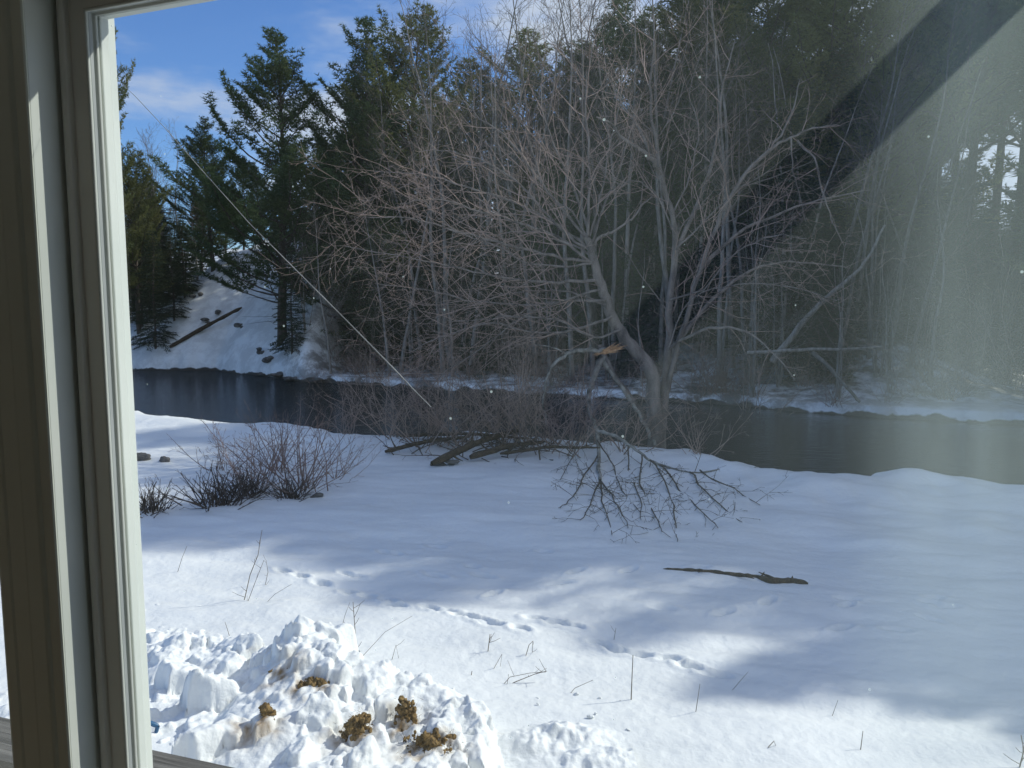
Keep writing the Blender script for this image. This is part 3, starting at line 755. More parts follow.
def conifer_proto(seed, H, rbase, kind='pine', low=0.18, width=0.2, mat='pine', gap=0.42, ntuft=1.0, droop=0.0):
    rg = np.random.RandomState(seed)
    root = thing('pine_tree' if kind == 'pine' else 'hemlock_tree', (0, 0, 0)); tr_ = Tubes(); br = Tubes()
    n = 18; pts = [np.array((0, 0, -0.4))]; d = np.array((0, 0, 1.0))
    for i in range(n):
        d = norm(d + rg.normal(0, 0.018, 3)); d[2] = abs(d[2]); pts.append(pts[-1] + d * (H + 0.4) / n)
    pts = np.array(pts); rad = rbase * (1 - 0.94 * np.linspace(0, 1, n + 1)); tr_.add(pts, rad, 8)
    C = []; A = []; SZ = []
    z = low * H
    a0 = rg.uniform(0, 6.28)
    # dead lower twigs
    for k in range(26):
        zz = rg.uniform(0.04, low + 0.1) * H; a = rg.uniform(0, 6.28); f_ = zz / (H + 0.4) * n; i = min(int(f_), n - 1)
        p = pts[i] + (pts[i + 1] - pts[i]) * (f_ - i)
        L = rg.uniform(0.5, 1.9); q = [p]; dd = norm((math.cos(a), math.sin(a), rg.uniform(-0.15, 0.25)))
        for s_ in range(4): dd = norm(dd + rg.normal(0, 0.1, 3)); q.append(q[-1] + dd * L / 4)
        br.add(q, [0.016, 0.013, 0.010, 0.008, 0.005], 3)
    asym = rg.uniform(0, 6.28)
    while z < H - 0.15:
        tt = min(max((z / H - low) / (1 - low), 0.0), 0.999)
        if kind == 'pine':
            Lm = width * H * (0.45 + 0.75 * math.sin(min(1, (1 - tt) * 1.25 + 0.02) * math.pi * 0.62)) * (1 - tt ** 2.2) ** 0.8 + 0.28
        else:
            Lm = width * H * (1 - tt) ** 0.75 + 0.15
        nb = rg.randint(4, 7)
        wh = rg.uniform(0.75, 1.15)
        for k in range(nb):
            a = a0 + k * 6.283 / nb + rg.uniform(-0.35, 0.35)
            L = Lm * wh * (rg.uniform(0.40, 1.28) if kind == 'pine' else rg.uniform(0.6, 1.2)) * (1 + 0.18 * math.cos(a - asym))
            if rg.rand() < 0.07: continue
            f_ = (z + 0.4) / (H + 0.4) * n; i = min(int(f_), n - 1); p = pts[i] + (pts[i + 1] - pts[i]) * (f_ - i)
            el = (0.15 + 0.75 * tt + rg.uniform(-0.1, 0.12)) if kind == 'pine' else (0.05 + 0.45 * tt - droop)
            dd = norm((math.cos(a), math.sin(a), math.tan(el)))
            m_ = max(4, int(L / 0.3)); q = [p]
            for s_ in range(m_):
                lift = 0.06 if kind == 'pine' else -0.05
                dd = norm(dd + rg.normal(0, 0.07, 3) + np.array((0, 0, lift))); q.append(q[-1] + dd * L / m_)
            q = np.array(q); r_ = 0.010 + 0.010 * L
            br.add(q, np.linspace(r_, 0.005, m_ + 1), 3)
            # side shoots
            ns = max(3, int(L * (7.0 if kind == 'pine' else 8.0) * ntuft))
            for s_ in range(ns):
                u = (0.38 if kind == 'pine' else 0.22) + (0.62 if kind == 'pine' else 0.78) * (s_ + rg.rand()) / ns; g_ = u * m_; i2 = min(int(g_), m_ - 1); c = q[i2] + (q[i2 + 1] - q[i2]) * (g_ - i2)
                bd = norm(q[i2 + 1] - q[i2]); sd_ = norm(np.cross(bd, (0, 0, 1))) * (1 if s_ % 2 else -1)
                sl = (0.22 + 0.42 * L * (1 - u) * 0.6) * rg.uniform(0.7, 1.2) + 0.06
                sdir = norm(bd * 0.9 + sd_ * 0.9 + np.array((0, 0, (0.25 if kind == 'pine' else -0.15) + rg.normal(0, 0.2))))
                nt_ = max(2, int(sl / 0.12))
                for w_ in range(nt_):
                    C.append(c + sdir * sl * (w_ + 0.6) / nt_ + rg.normal(0, 0.025, 3)); A.append(norm(sdir + np.array((0, 0, 0.3 if kind == 'pine' else 0.0)))); SZ.append(1.0)
            C.append(q[-1]); A.append(dd); SZ.append(1.1)
        z += gap * rg.uniform(0.7, 1.25) * (1.15 - 0.4 * tt)
        a0 += 1.1
    for k in range(6): C.append(pts[-1] - np.array((0, 0, 0.12 * k))); A.append(np.array((0, 0, 1.0))); SZ.append(1.0)
    C = np.array(C); A = np.array(A); SZ = np.array(SZ)
    K = 7
    N = len(C)
    dirs = rg.normal(0, 1, (N, K, 3)); dirs /= np.linalg.norm(dirs, axis=2, keepdims=True)
    spread = 0.95 if kind == 'pine' else 0.7
    dirs = dirs * spread + A[:, None, :] * 0.85
    if kind != 'pine': dirs[:, :, 2] *= 0.4
    dirs /= np.linalg.norm(dirs, axis=2, keepdims=True)
    ln = (rg.uniform(0.12, 0.22, (N, K, 1)) if kind == 'pine' else rg.uniform(0.08, 0.15, (N, K, 1))) * SZ[:, None, None]
    wd = (rg.uniform(0.014, 0.026, (N, K, 1)) if kind == 'pine' else rg.uniform(0.018, 0.034, (N, K, 1)))
    pr = np.cross(dirs, rg.normal(0, 1, (N, K, 3))); pr /= (np.linalg.norm(pr, axis=2, keepdims=True) + 1e-9)
    base_ = C[:, None, :] + dirs * 0.01
    v0 = base_ - pr * wd; v1 = base_ + pr * wd; v2 = base_ + dirs * ln + pr * wd * 0.3
    V = np.stack([v0, v1, v2], 2).reshape(-1, 3); FT = np.arange(len(V)).reshape(-1, 3)
    tr_.build('trunk', M['pinebark'], root)
    mesh_obj('crown', V, FT, M[mat], root)
    br.build('branches', M['pinebark'], root)
    root['H'] = H
    return root

protos = {}
protos['pineA'] = conifer_proto(1, 16, 0.20, 'pine', 0.12, 0.20, 'pine', 0.44, 1.2)
protos['pineB'] = conifer_proto(2, 16, 0.19, 'pine', 0.08, 0.22, 'pine', 0.43, 1.2)
protos['pineC'] = conifer_proto(3, 17, 0.21, 'pine', 0.20, 0.21, 'pine_warm', 0.50, 1.1)
protos['pineT'] = conifer_proto(4, 22, 0.26, 'pine', 0.38, 0.16, 'pine', 0.50, 1.0)
protos['hemA'] = conifer_proto(5, 12, 0.14, 'hem', 0.03, 0.22, 'hemlock', 0.27, 1.2, 0.1)
protos['hemB'] = conifer_proto(6, 13, 0.15, 'hem', 0.05, 0.19, 'hemlock', 0.28, 1.2, 0.1)
protos['bareA'] = bare_proto(11, 15, 0.12, 0.46, 0.27, 1, 'fartwig')
protos['bareB'] = bare_proto(12, 16, 0.13, 0.50, 0.25, 2, 'fartwig', nb=24)
protos['bareC'] = bare_proto(13, 12, 0.10, 0.22, 0.34, 1, 'fartwig')
protos['bareD'] = bare_proto(14, 17, 0.14, 0.55, 0.24, 1, 'fartwig', nb=20)
protos['bareE'] = bare_proto(15, 10, 0.08, 0.15, 0.36, 3, 'fartwig', nb=27)

first = set()
def plant(kind, x, y, H, rz, label, cat, group=None, wf=1.0):
    pr = protos[kind]; s_ = H / pr['H']; z = float(G0(x, y)) + 0.02
    if kind not in first:
        first.add(kind)
        pr.location = (x, y, z); pr.rotation_euler = (0, 0, rz); pr.scale = (s_ * wf, s_ * wf, s_)
        tag(pr, label, cat, group); return pr
    return dup(pr, (x, y, z), rz, (s_ * wf, s_ * wf, s_), label, cat, group)
def plant_px(kind, px, top, Y_, label, cat, group=None, rz=None, wf=1.0):
    Y_ = ry(px, Y_); q = P(px, top, Y_); x = q[0]
    z0 = float(G0(x, Y_))
    return plant(kind, x, Y_, max(q[2] - z0, 3.0), rng.uniform(0, 6.28) if rz is None else rz, label, cat, group, wf)

# singled-out conifers
plant_px('pineA', 272, 30, 39.5, 'tall dark green pine with pointed top, first tall one from the left', 'pine tree', wf=1.35)
plant_px('pineB', 207, 117, 48, 'shorter dark pine standing left of the tall pointed pine', 'pine tree', wf=1.3)
plant_px('pineB', 352, 27, 41, 'dark green pine in the middle of the three tall pines on the left', 'pine tree', rz=1.2, wf=1.25)
plant_px('pineC', 408, 4, 42.5, 'tallest of the three left pines, yellowish green and thin at the top', 'pine tree', rz=2.2, wf=1.2)
plant_px('pineC', 530, 36, 47, 'yellow green pine seen through bare branches near the top centre', 'pine tree', rz=0.3, wf=1.6)
plant_px('pineA', 622, -12, 43, 'thin topped pine behind the bare crown, reaching the top edge right of centre', 'pine tree', rz=2.9, wf=1.35)
plant_px('pineB', 735, -70, 40, 'broad pine rising out of the picture above the pale arching branch', 'pine tree', rz=3.5, wf=1.2)
plant_px('pineC', 890, -110, 37, 'sunlit olive pine crown at the top right, beside the glare on the glass', 'pine tree', rz=4.0, wf=1.1)
plant_px('pineA', 818, -60, 41, 'dark pine between the broad pine and the sunlit olive pine', 'pine tree', rz=5.0)
plant_px('pineC', 86, -40, 42, 'pine half hidden by the window frame, its branch tips against the sky', 'pine tree', rz=0.9, wf=0.62)
plant_px('pineC', 130, 150, 44, 'low yellowish pine beside the window frame', 'pine tree', rz=2.5, wf=1.1)
for k, (px, top, Y_) in enumerate([(958, -190, 36), (992, -200, 33), (1018, -160, 39), (1045, -190, 35), (975, -120, 44)]):
    plant_px('pineT', px, top, Y_, 'tall bare stemmed pine with high branches at the right edge behind the glare', 'pine tree', 'tall pines at the right edge')

for (px, top, Y_, lb) in ((668, 5, 44, 'olive pine crown behind the forked top of the big bare tree'), (700, -45, 42, 'olive pine rising left of the broad pine'), (778, -60, 39, 'olive green pine right of the broad pine'),
        (850, -70, 38, 'sunlit pine just left of the olive pine at the top right'), (925, -60, 39, 'hazy pine where the glare on the glass begins'), (575, 40, 46, 'pale green pine behind tall bare trunks near the top centre'), (478, 62, 46, 'yellowish pine between the three tall pines and the top centre')):
    plant_px('pineC', px, top, Y_, lb, 'pine tree', wf=1.35)
# forest fill
frg = random.Random(5)
TX = [60, 140, 200, 300, 400, 500, 650, 720, 800, 900, 960, 1080]
TY = [190, 190, 185, 120, 120, 135, 110, 60, 50, 70, 200, 210]
placed = []
def ok(x, y, dmin):
    for (a, b_) in placed:
        if (a - x) ** 2 + (b_ - y) ** 2 < dmin * dmin: return False
    placed.append((x, y)); return True
cnt = 0
while cnt < 105:
    px = frg.uniform(90, 1090); Y_ = frg.uniform(30, 66)
    x = (px - 512) / 775 * Y_
    s_ = Y_ - float(yf(x))
    if s_ < 3.0 or not ok(x, Y_, 1.5): continue
    if 155 < px < 285 and s_ < 13: continue
    top = np.interp(px, TX, TY) + frg.uniform(-25, 70)
    kd = frg.choice(['hemA', 'hemB', 'hemA', 'hemB', 'pineA', 'pineB'])
    q = P(px, top, Y_); Hh = min(max(q[2] - float(G0(x, Y_)), 6.0), 19)
    plant(kd, x, Y_, Hh, frg.uniform(0, 6.28), 'dark evergreen in the shaded forest across the river', 'evergreen tree', 'dark evergreens filling the forest across the river', frg.uniform(0.95, 1.3))
    cnt += 1
cnt = 0
while cnt < 46:      # lower evergreens filling in under the tall ones
    px = (frg.uniform(330, 660) if cnt < 32 else frg.uniform(660, 1090)) if cnt > 6 else frg.uniform(125, 190); xx = (px - 512) / 775 * 36; Y_ = float(yf(xx)) + frg.uniform(3.5, 16)
    x = (px - 512) / 775 * Y_
    if not ok(x, Y_, 1.1): continue
    plant(frg.choice(['hemA', 'hemB']), x, Y_, frg.uniform(4.5, 9.0), frg.uniform(0, 6.28), 'low dark evergreen under the taller trees across the river', 'evergreen tree', 'low dark evergreens across the river', frg.uniform(1.1, 1.5))
    cnt += 1
for k in range(34):  # forest going on past the right edge, it keeps the far bank in shade
    x = frg.uniform(22, 62); Y_ = float(yf(x)) + frg.uniform(0.5, 22)
    if not ok(x, Y_, 2.0): continue
    if x < 0.70 * Y_ + 1: continue
    plant(frg.choice(['pineA', 'pineB', 'hemA']), x, Y_, frg.uniform(17, 23), frg.uniform(0, 6.28), 'evergreen across the river beyond the right edge of the photo', 'evergreen tree', 'evergreens across the river beyond the right edge', frg.uniform(1.1, 1.4))
# tall bare trees across the river
for k, (px, top, Y_, kd) in enumerate([(452, -40, 37, 'bareB'), (476, -60, 39, 'bareD'), (497, -20, 36, 'bareA'), (556, -70, 37, 'bareD'), (575, -30, 35, 'bareA'), (605, -50, 38, 'bareB'),
        (652, -60, 37, 'bareD'), (684, -60, 34, 'bareA'), (705, -30, 36, 'bareB'), (745, -60, 33, 'bareD'), (775, -30, 35, 'bareA'), (800, 10, 32, 'bareB'), (838, -20, 34, 'bareA'), (866, 20, 33, 'bareD'), (905, 10, 31, 'bareA'),
        (525, 20, 40, 'bareA'), (485, -10, 37, 'bareB'), (535, -40, 37, 'bareB'), (566, 0, 38, 'bareA'), (598, -20, 35, 'bareA'), (630, -40, 36, 'bareD'), (645, 0, 38, 'bareB'), (676, -20, 37, 'bareB'), (695, -40, 38, 'bareA'), (715, 0, 37, 'bareA'), (420, 40, 38, 'bareA'), (395, 70, 37, 'bareA'), (750, 0, 37, 'bareB'), (812, -10, 37, 'bareA'), (440, 20, 36, 'bareA'), (468, 10, 35, 'bareA'), (512, -20, 36, 'bareB'), (540, 0, 34, 'bareA'), (620, 0, 34, 'bareB'), (668, -10, 33, 'bareA'), (730, -20, 32, 'bareB'), (760, 20, 31, 'bareA'), (790, 40, 34, 'bareA'), (820, 30, 33, 'bareD'), (850, 60, 31, 'bareA'), (884, 70, 32, 'bareB'), (925, 60, 31, 'bareA'), (430, 30, 40, 'bareC'), (638, 10, 41, 'bareA'), (940, 30, 33, 'bareB'), (720, 0, 40, 'bareD'), (590, 30, 42, 'bareA')]):
    plant_px(kd, px, top, Y_, 'tall thin leafless tree standing among the evergreens across the river', 'bare tree', 'tall leafless trees across the river')
for k, (px, top, Y_) in enumerate([(150, 138, 50), (163, 130, 52), (178, 128, 51), (192, 150, 50), (140, 150, 53)]):
    plant_px('bareC', px, top, Y_, 'leafless tree against pale cloud at the far left, beyond the snowy slope', 'bare tree', 'leafless trees beyond the snowy slope')
# small bare trees by the far water edge
for k in range(18):
    px = frg.uniform(300, 1040); Y0 = float(yf((px - 512) / 775 * 30)) ; Y_ = Y0 + frg.uniform(0.8, 6)
    x = (px - 512) / 775 * Y_
    if Y_ - float(yf(x)) < 0.5: Y_ = float(yf(x)) + 0.8
    plant(frg.choice(['bareC', 'bareE', 'bareE']), x, Y_, frg.uniform(5.5, 9.5), frg.uniform(0, 6.28), 'small twiggy leafless tree near the water on the far bank', 'bare tree', 'small leafless trees on the far bank', frg.uniform(0.9, 1.25))
plant_px('bareE', 300, 150, 38.6, 'pale forked leafless tree on the far bank just right of the snowy slope', 'bare tree', wf=0.7)
for (px, top, Y_) in ((183, 215, 46), (289, 245, 37.8), (150, 230, 41)):
    plant_px('hemB', px, top, Y_, 'small dark evergreen beside the snowy slope', 'evergreen tree', 'small evergreens around the snowy slope')

# off to the right of the photo: trees on the near bank whose shade falls over the snow
SHADE = [(590, 640, 19, 'pineA', 0.7), (660, 668, 17.5, 'pineB', 0.8), (735, 684, 16, 'pineA', 0.8), (815, 696, 14.5, 'pineB', 0.8), (905, 704, 13, 'pineA', 0.8), (1000, 704, 12, 'pineB', 0.8), (1080, 700, 12, 'pineB', 0.9),
         (140, 528, 27, 'pineA', 1.2), (215, 538, 25.5, 'pineB', 1.2), (300, 546, 24, 'pineA', 1.2), (390, 552, 23, 'pineB', 1.1), (470, 546, 21.5, 'bareA', 1.3), (560, 546, 20, 'bareB', 1.3), (640, 545, 20, 'pineB', 1.0), (740, 545, 20, 'bareB', 1.4),
         (150, 498, 30, 'pineB', 1.3), (280, 500, 27, 'pineB', 1.3), (400, 505, 25, 'pineA', 1.4), (520, 512, 24, 'pineB', 1.3), (640, 515, 22, 'pineA', 1.3),
         (200, 462, 33, 'pineB', 1.4), (330, 462, 31, 'pineB', 1.4), (450, 465, 29, 'pineA', 1.4), (600, 470, 26, 'pineB', 1.4), (850, 600, 15.5, 'bareA', 1.2), (760, 575, 19.0, 'bareC', 1.2), (160, 440, 36, 'pineA', 1.5), (300, 440, 34, 'pineB', 1.5), (900, 560, 16, 'bareB', 1.2)]
for k, (px, py, L, kd, wf) in enumerate(SHADE):
    q = PZ(px, py, 0); x = q[0] + math.sin(SUN_AZ) * L; y = q[1] + math.cos(SUN_AZ) * L
    if x < 0.70 * y + 1.5: print('shade tree in view', px, py)
    plant(kd, x, y, L * math.tan(SUN_EL) - float(G0(x, y)), k * 1.3, 'tree on the near bank outside the right edge of the photo', 'tree', 'trees beyond the right edge of the photo', wf)

# ------------------------------------------------------------------ the big broken maple on the near bank
mt = thing('maple_tree', (0, 0, 0), 0, 'big spreading leafless tree on the near bank with a torn pale wound', 'bare tree')
mrg = np.random.RandomState(99)
YT = 14.6
def limb(pl, r0, r1, clampy=True):
    """pl: (px, py, depth) control points -> smooth polyline"""
    c = np.array([P(a, b_, min(d_, gp(a, b_)[1] - 0.06) if clampy and b_ > 440 and d_ < 20 else d_) for (a, b_, d_) in pl])
    tt = np.linspace(0, len(c) - 1, (len(c) - 1) * 4 + 1); out_ = []
    for u in tt:
        i = min(int(u), len(c) - 2); f_ = u - i
        p0 = c[max(i - 1, 0)]; p1 = c[i]; p2 = c[i + 1]; p3 = c[min(i + 2, len(c) - 1)]
        out_.append(0.5 * ((2 * p1) + (-p0 + p2) * f_ + (2 * p0 - 5 * p1 + 4 * p2 - p3) * f_ ** 2 + (-p0 + 3 * p1 - 3 * p2 + p3) * f_ ** 3))
    out_ = np.array(out_); out_[1:-1] += mrg.normal(0, 0.012, (len(out_) - 2, 3))
    return out_, np.linspace(r0, r1, len(out_))
def dress(tb, tw, pts, rad, per_m, L0, rg, up=0.03, start=0.1, ang=(30, 65), maxl=2, dens=(1, 2.6, 4.5), rmin=0.0032, bias=None, wander=0.13):
    seg = np.linalg.norm(np.diff(pts, axis=0), axis=1); tot = seg.sum(); cum = np.concatenate([[0], np.cumsum(seg)])
    nc = int(tot * per_m * rg.uniform(0.9, 1.1)); az = rg.uniform(0, 6)
    for k in range(nc):
        s_ = tot * (start + (1 - start) * (k + rg.rand()) / nc); i = min(int(np.searchsorted(cum, s_)) - 1, len(seg) - 1); i = max(i, 0)
        p = pts[i] + (pts[i + 1] - pts[i]) * ((s_ - cum[i]) / seg[i]); dd = norm(pts[i + 1] - pts[i]); az += 2.4 + rg.uniform(-0.4, 0.4)
        a = norm(np.cross(dd, (0.3, 0.2, 1) if abs(dd[2]) < 0.8 else (1, 0, 0))); b_ = np.cross(dd, a)
        th_ = R(rg.uniform(*ang)); nd = dd * math.cos(th_) + (a * math.cos(az) + b_ * math.sin(az)) * math.sin(th_)
        if bias is not None: nd = norm(nd + np.array(bias))
        LL = L0 * rg.uniform(0.5, 1.2)
        r_ = min(rad[i] * 0.5, 0.004 + 0.008 * LL)
        grow(tb, p, nd, LL, max(r_, 0.004), 1, 1 + maxl, rg, wander, up, dens, 0.5, (25, 60), rmin, 0.3, tw)
TR = Tubes(); TW = Tubes(); LB = Tubes()
limbs = []
def L_(pl, r0, r1, per=0, L0=1.0, **kw):
    p, r_ = limb(pl, r0, r1, False); TR.add(p, r_, sides_for(max(r0, 0.03)))
    if per: dress(TR, TW, p, r_, per, L0, mrg, **kw)
    return p, r_
D0 = YT
L_([(660, 490, D0), (658, 458, D0), (656, 438, D0), (654, 405, D0), (650, 369, D0), (630, 346, D0), (613, 318, D0), (602, 285, D0 - .05), (592, 256, D0 - .1), (587, 236, D0 - .15)], 0.19, 0.06, 0.6, 1.0, start=0.45)
L_([(662, 470, D0 + .05), (664, 400, D0 + .1), (668, 350, D0 + .15), (670, 300, D0 + .2), (676, 250, D0 + .25), (672, 215, D0 + .3), (661, 175, D0 + .3), (654, 130, D0 + .3), (650, 85, D0 + .3), (655, 40, D0 + .3)], 0.095, 0.013, 2.4, 1.6, start=0.3)
L_([(661, 175, D0 + .3), (650, 158, D0), (640, 150, D0 - .2), (622, 138, D0 - .3), (612, 124, D0 - .4), (596, 117, D0 - .5)], 0.05, 0.015, 2.5, 0.9)
L_([(661, 180, D0 + .3), (640, 130, D0 + .6), (622, 105, D0 + .8), (610, 80, D0 + .9)], 0.035, 0.01, 2.5, 1.0)
L_([(592, 256, D0 - .1), (598, 238, D0), (612, 232, D0 + .1), (628, 222, D0 + .2), (640, 208, D0 + .3), (652, 196, D0 + .3)], 0.035, 0.012, 2.5, 0.9)
# right hand limbs
L_([(664, 400, D0 + .1), (680, 340, D0 - .1), (700, 270, D0 - .2), (722, 212, D0 - .3), (750, 168, D0 - .4), (775, 146, D0 - .5), (791, 138, D0 - .6), (814, 128, D0 - .7), (841, 126, D0 - .8)], 0.055, 0.011, 2.8, 1.4, start=0.3)
L_([(750, 168, D0 - .4), (770, 150, D0 - .2), (790, 118, D0 - .1), (800, 80, D0)], 0.035, 0.01, 2.5, 0.9)
L_([(797, 141, D0 - .6), (814, 158, D0 - .8), (822, 190, D0 - .9), (832, 220, D0 - 1.), (845, 248, D0 - 1.)], 0.022, 0.006, 3, 0.6, up=-0.04)
L_([(791, 138, D0 - .6), (793, 170, D0 - .8), (800, 200, D0 - .8), (806, 222, D0 - .8)], 0.016, 0.005, 3, 0.5, up=-0.04)
L_([(700, 270, D0 - .2), (735, 235, D0 + .2), (775, 215, D0 + .6), (820, 200, D0 + 1), (870, 190, D0 + 1.2)], 0.045, 0.01, 2.5, 1.1)
L_([(680, 340, D0 - .1), (712, 300, D0 + .4), (750, 270, D0 + .9), (800, 262, D0 + 1.3), (850, 268, D0 + 1.5)], 0.045, 0.01, 2.5, 1.1)
L_([(668, 350, D0 + .15), (700, 330, D0 - .6), (740, 330, D0 - 1.0), (770, 350, D0 - 1.2), (795, 380, D0 - 1.3)], 0.035, 0.008, 2.8, 0.9, up=-0.02)
L_([(676, 250, D0 + .25), (700, 200, D0 + .6), (715, 150, D0 + .8), (722, 95, D0 + 1.), (735, 40, D0 + 1.)], 0.05, 0.01, 2.2, 1.2)
# left fan
fan = [((590, 250), (560, 228), (520, 205), (470, 190), (420, 178), (375, 172)), ((590, 262), (555, 255), (510, 245), (460, 232), (410, 222), (362, 215)),
       ((598, 280), (560, 280), (515, 278), (470, 268), (420, 258), (345, 245)), ((605, 300), (570, 305), (525, 305), (480, 300), (430, 292), (372, 285)),
       ((588, 240), (560, 205), (535, 170), (505, 140), (480, 118), (455, 95)), ((588, 236), (575, 195), (560, 155), (545, 110), (540, 60)),
       ((588, 236), (592, 190), (590, 140), (585, 90), (590, 45)), ((612, 316), (575, 330), (530, 328), (490, 325), (450, 335), (405, 352)),
       ((595, 265), (560, 240), (520, 225), (485, 215), (440, 200), (400, 205)), ((590, 250), (555, 225), (525, 190), (490, 165), (450, 150), (420, 148)),
       ((590, 245), (600, 205), (620, 170), (632, 130), (640, 95)), ((600, 290), (560, 300), (520, 320), (475, 350), (440, 380), (425, 402)),
       ((620, 330), (595, 335), (560, 325), (520, 320), (480, 318), (450, 322))]
fan += [((592, 256), (570, 240), (540, 232), (500, 236), (455, 250), (415, 262)), ((595, 262), (565, 268), (530, 262), (495, 250), (450, 225), (415, 190)), ((606, 305), (570, 290), (540, 290), (500, 295), (460, 312), (420, 325)), ((589, 240), (570, 215), (548, 190), (530, 150), (520, 110), (515, 80)), ((590, 236), (605, 180), (610, 150), (622, 100), (618, 60))]
fan += [((676, 250), (700, 225), (740, 190), (770, 175), (810, 165)), ((670, 300), (700, 290), (735, 255), (770, 235), (810, 235)), ((672, 215), (690, 170), (700, 130), (690, 90), (700, 50)), ((668, 350), (690, 300), (735, 285), (790, 290), (840, 300)), ((672, 230), (655, 200), (630, 180), (615, 185), (600, 160))]
for k, fl in enumerate(fan):
    dz = mrg.uniform(-2.0, 1.8)
    pl = [(a + mrg.uniform(-4, 4) * (i > 0), b_ + mrg.uniform(-4, 4) * (i > 0), D0 - .1 + dz * i / (len(fl) - 1)) for i, (a, b_) in enumerate(fl)]
    L_(pl, 0.038 - 0.001 * k, 0.006, 4.8, 1.6, start=0.12, up=0.02)
# second leader going back from the base
L_([(658, 445, D0), (640, 410, D0 + .3), (618, 380, D0 + .5), (600, 345, D0 + .8)], 0.07, 0.05)
TR.build('trunk', M['mainbark'], mt); TW.build('twigs', M['twig'], mt)
# torn wound
c = P(604, 352, D0 - .25)
rg = np.random.RandomState(4); v = []; f = []
for k in range(60):
    a = c + rg.normal(0, 0.03, 3) * np.array((1.3, 0.7, 0.6)); dr = norm(np.array((1.0, rg.normal(0, .12), 0.30 + rg.normal(0, .14)))) * rg.uniform(0.18, 0.42); sgn = 1 if rg.rand() > 0.25 else -0.6
    e = a + dr * sgn; wv = norm(rg.normal(0, 1, 3)) * 0.030; w2 = norm(np.cross(dr, wv)) * 0.010; b0 = len(v); v += [a - wv, a + wv, a + w2, e]; f += [(b0, b0 + 1, b0 + 3), (b0 + 1, b0 + 2, b0 + 3), (b0 + 2, b0, b0 + 3), (b0, b0 + 2, b0 + 1)]
mesh_obj('torn_wood', v, f, M['wound'], mt)

# broken limb hanging from the wound, still attached
HB = Tubes(); HT = Tubes()
def H_(pl, r0, r1, per=0, L0=0.6, tbx=None, **kw):
    p, r_ = limb(pl, r0, r1); (tbx or HB).add(p, r_, sides_for(max(r0, 0.03)))
    if per: dress(HT, HT, p, r_, per, L0, mrg, **kw)
H_([(612, 352, D0 - .1), (602, 350, D0 - .2), (585, 351, D0 - .3), (568, 354, D0 - .4), (552, 366, D0 - .5), (546, 382, D0 - .6), (543, 402, D0 - .6), (547, 425, D0 - .6)], 0.055, 0.015, 2.0, 0.6, up=-0.03)
H_([(568, 354, D0 - .4), (555, 347, D0 - .5), (535, 345, D0 - .6)], 0.02, 0.008, 2.5, 0.4)
H_([(603, 356, D0 - .15), (596, 372, D0 - .3), (589, 392, D0 - .5), (590, 412, D0 - .7), (597, 432, D0 - .9), (598, 455, D0 - 1.2), (600, 480, D0 - 1.6)], 0.060, 0.028)
H_([(600, 357, D0 - .1), (615, 380, D0 - .1), (632, 402, D0 - .15), (645, 425, D0 - .2), (655, 445, D0 - .3)], 0.05, 0.03)
H_([(597, 432, D0 - .9), (612, 434, D0 - 1.1), (628, 444, D0 - 1.3), (642, 455, D0 - 1.5), (660, 464, D0 - 1.7), (690, 472, D0 - 1.8), (730, 469, D0 - 1.8), (785, 474, D0 - 1.7)], 0.038, 0.006, 2.4, 0.55, up=-0.03)
spray = [((600, 480, 1.6), (592, 500, 2.2), (580, 520, 2.7)), ((600, 480, 1.6), (603, 500, 2.3), (612, 535, 3.2)), ((598, 455, 1.2), (582, 480, 1.8), (572, 498, 2.2), (560, 508, 2.5)),
         ((600, 480, 1.6), (615, 500, 2.2), (628, 528, 3.0)), ((660, 464, 1.7), (680, 490, 2.4), (700, 510, 3.0), (718, 528, 3.4)), ((650, 460, 1.6), (668, 490, 2.4), (675, 520, 3.1), (678, 540, 3.5)),
         ((642, 455, 1.5), (640, 485, 2.2), (655, 515, 3.0), (662, 532, 3.3)), ((690, 472, 1.8), (712, 498, 2.5), (742, 522, 3.1)), ((628, 444, 1.3), (630, 470, 1.8), (640, 500, 2.5), (641, 520, 2.9)),
         ((700, 470, 1.8), (725, 485, 2.2), (760, 505, 2.6)), ((588, 395, .5), (583, 420, .9), (575, 450, 1.3), (560, 480, 1.7)), ((597, 440, 1.), (610, 460, 1.5), (622, 490, 2.2), (640, 512, 2.7))]
for sp_ in spray:
    H_([(a, b_, D0 - d_) for (a, b_, d_) in sp_], 0.015, 0.0045, 5.5, 0.6, HT, up=-0.05, ang=(20, 50))
HB.build('broken_limb', M['lichen'], mt)
HT.build('hanging_twigs', M['darktwig'], mt)

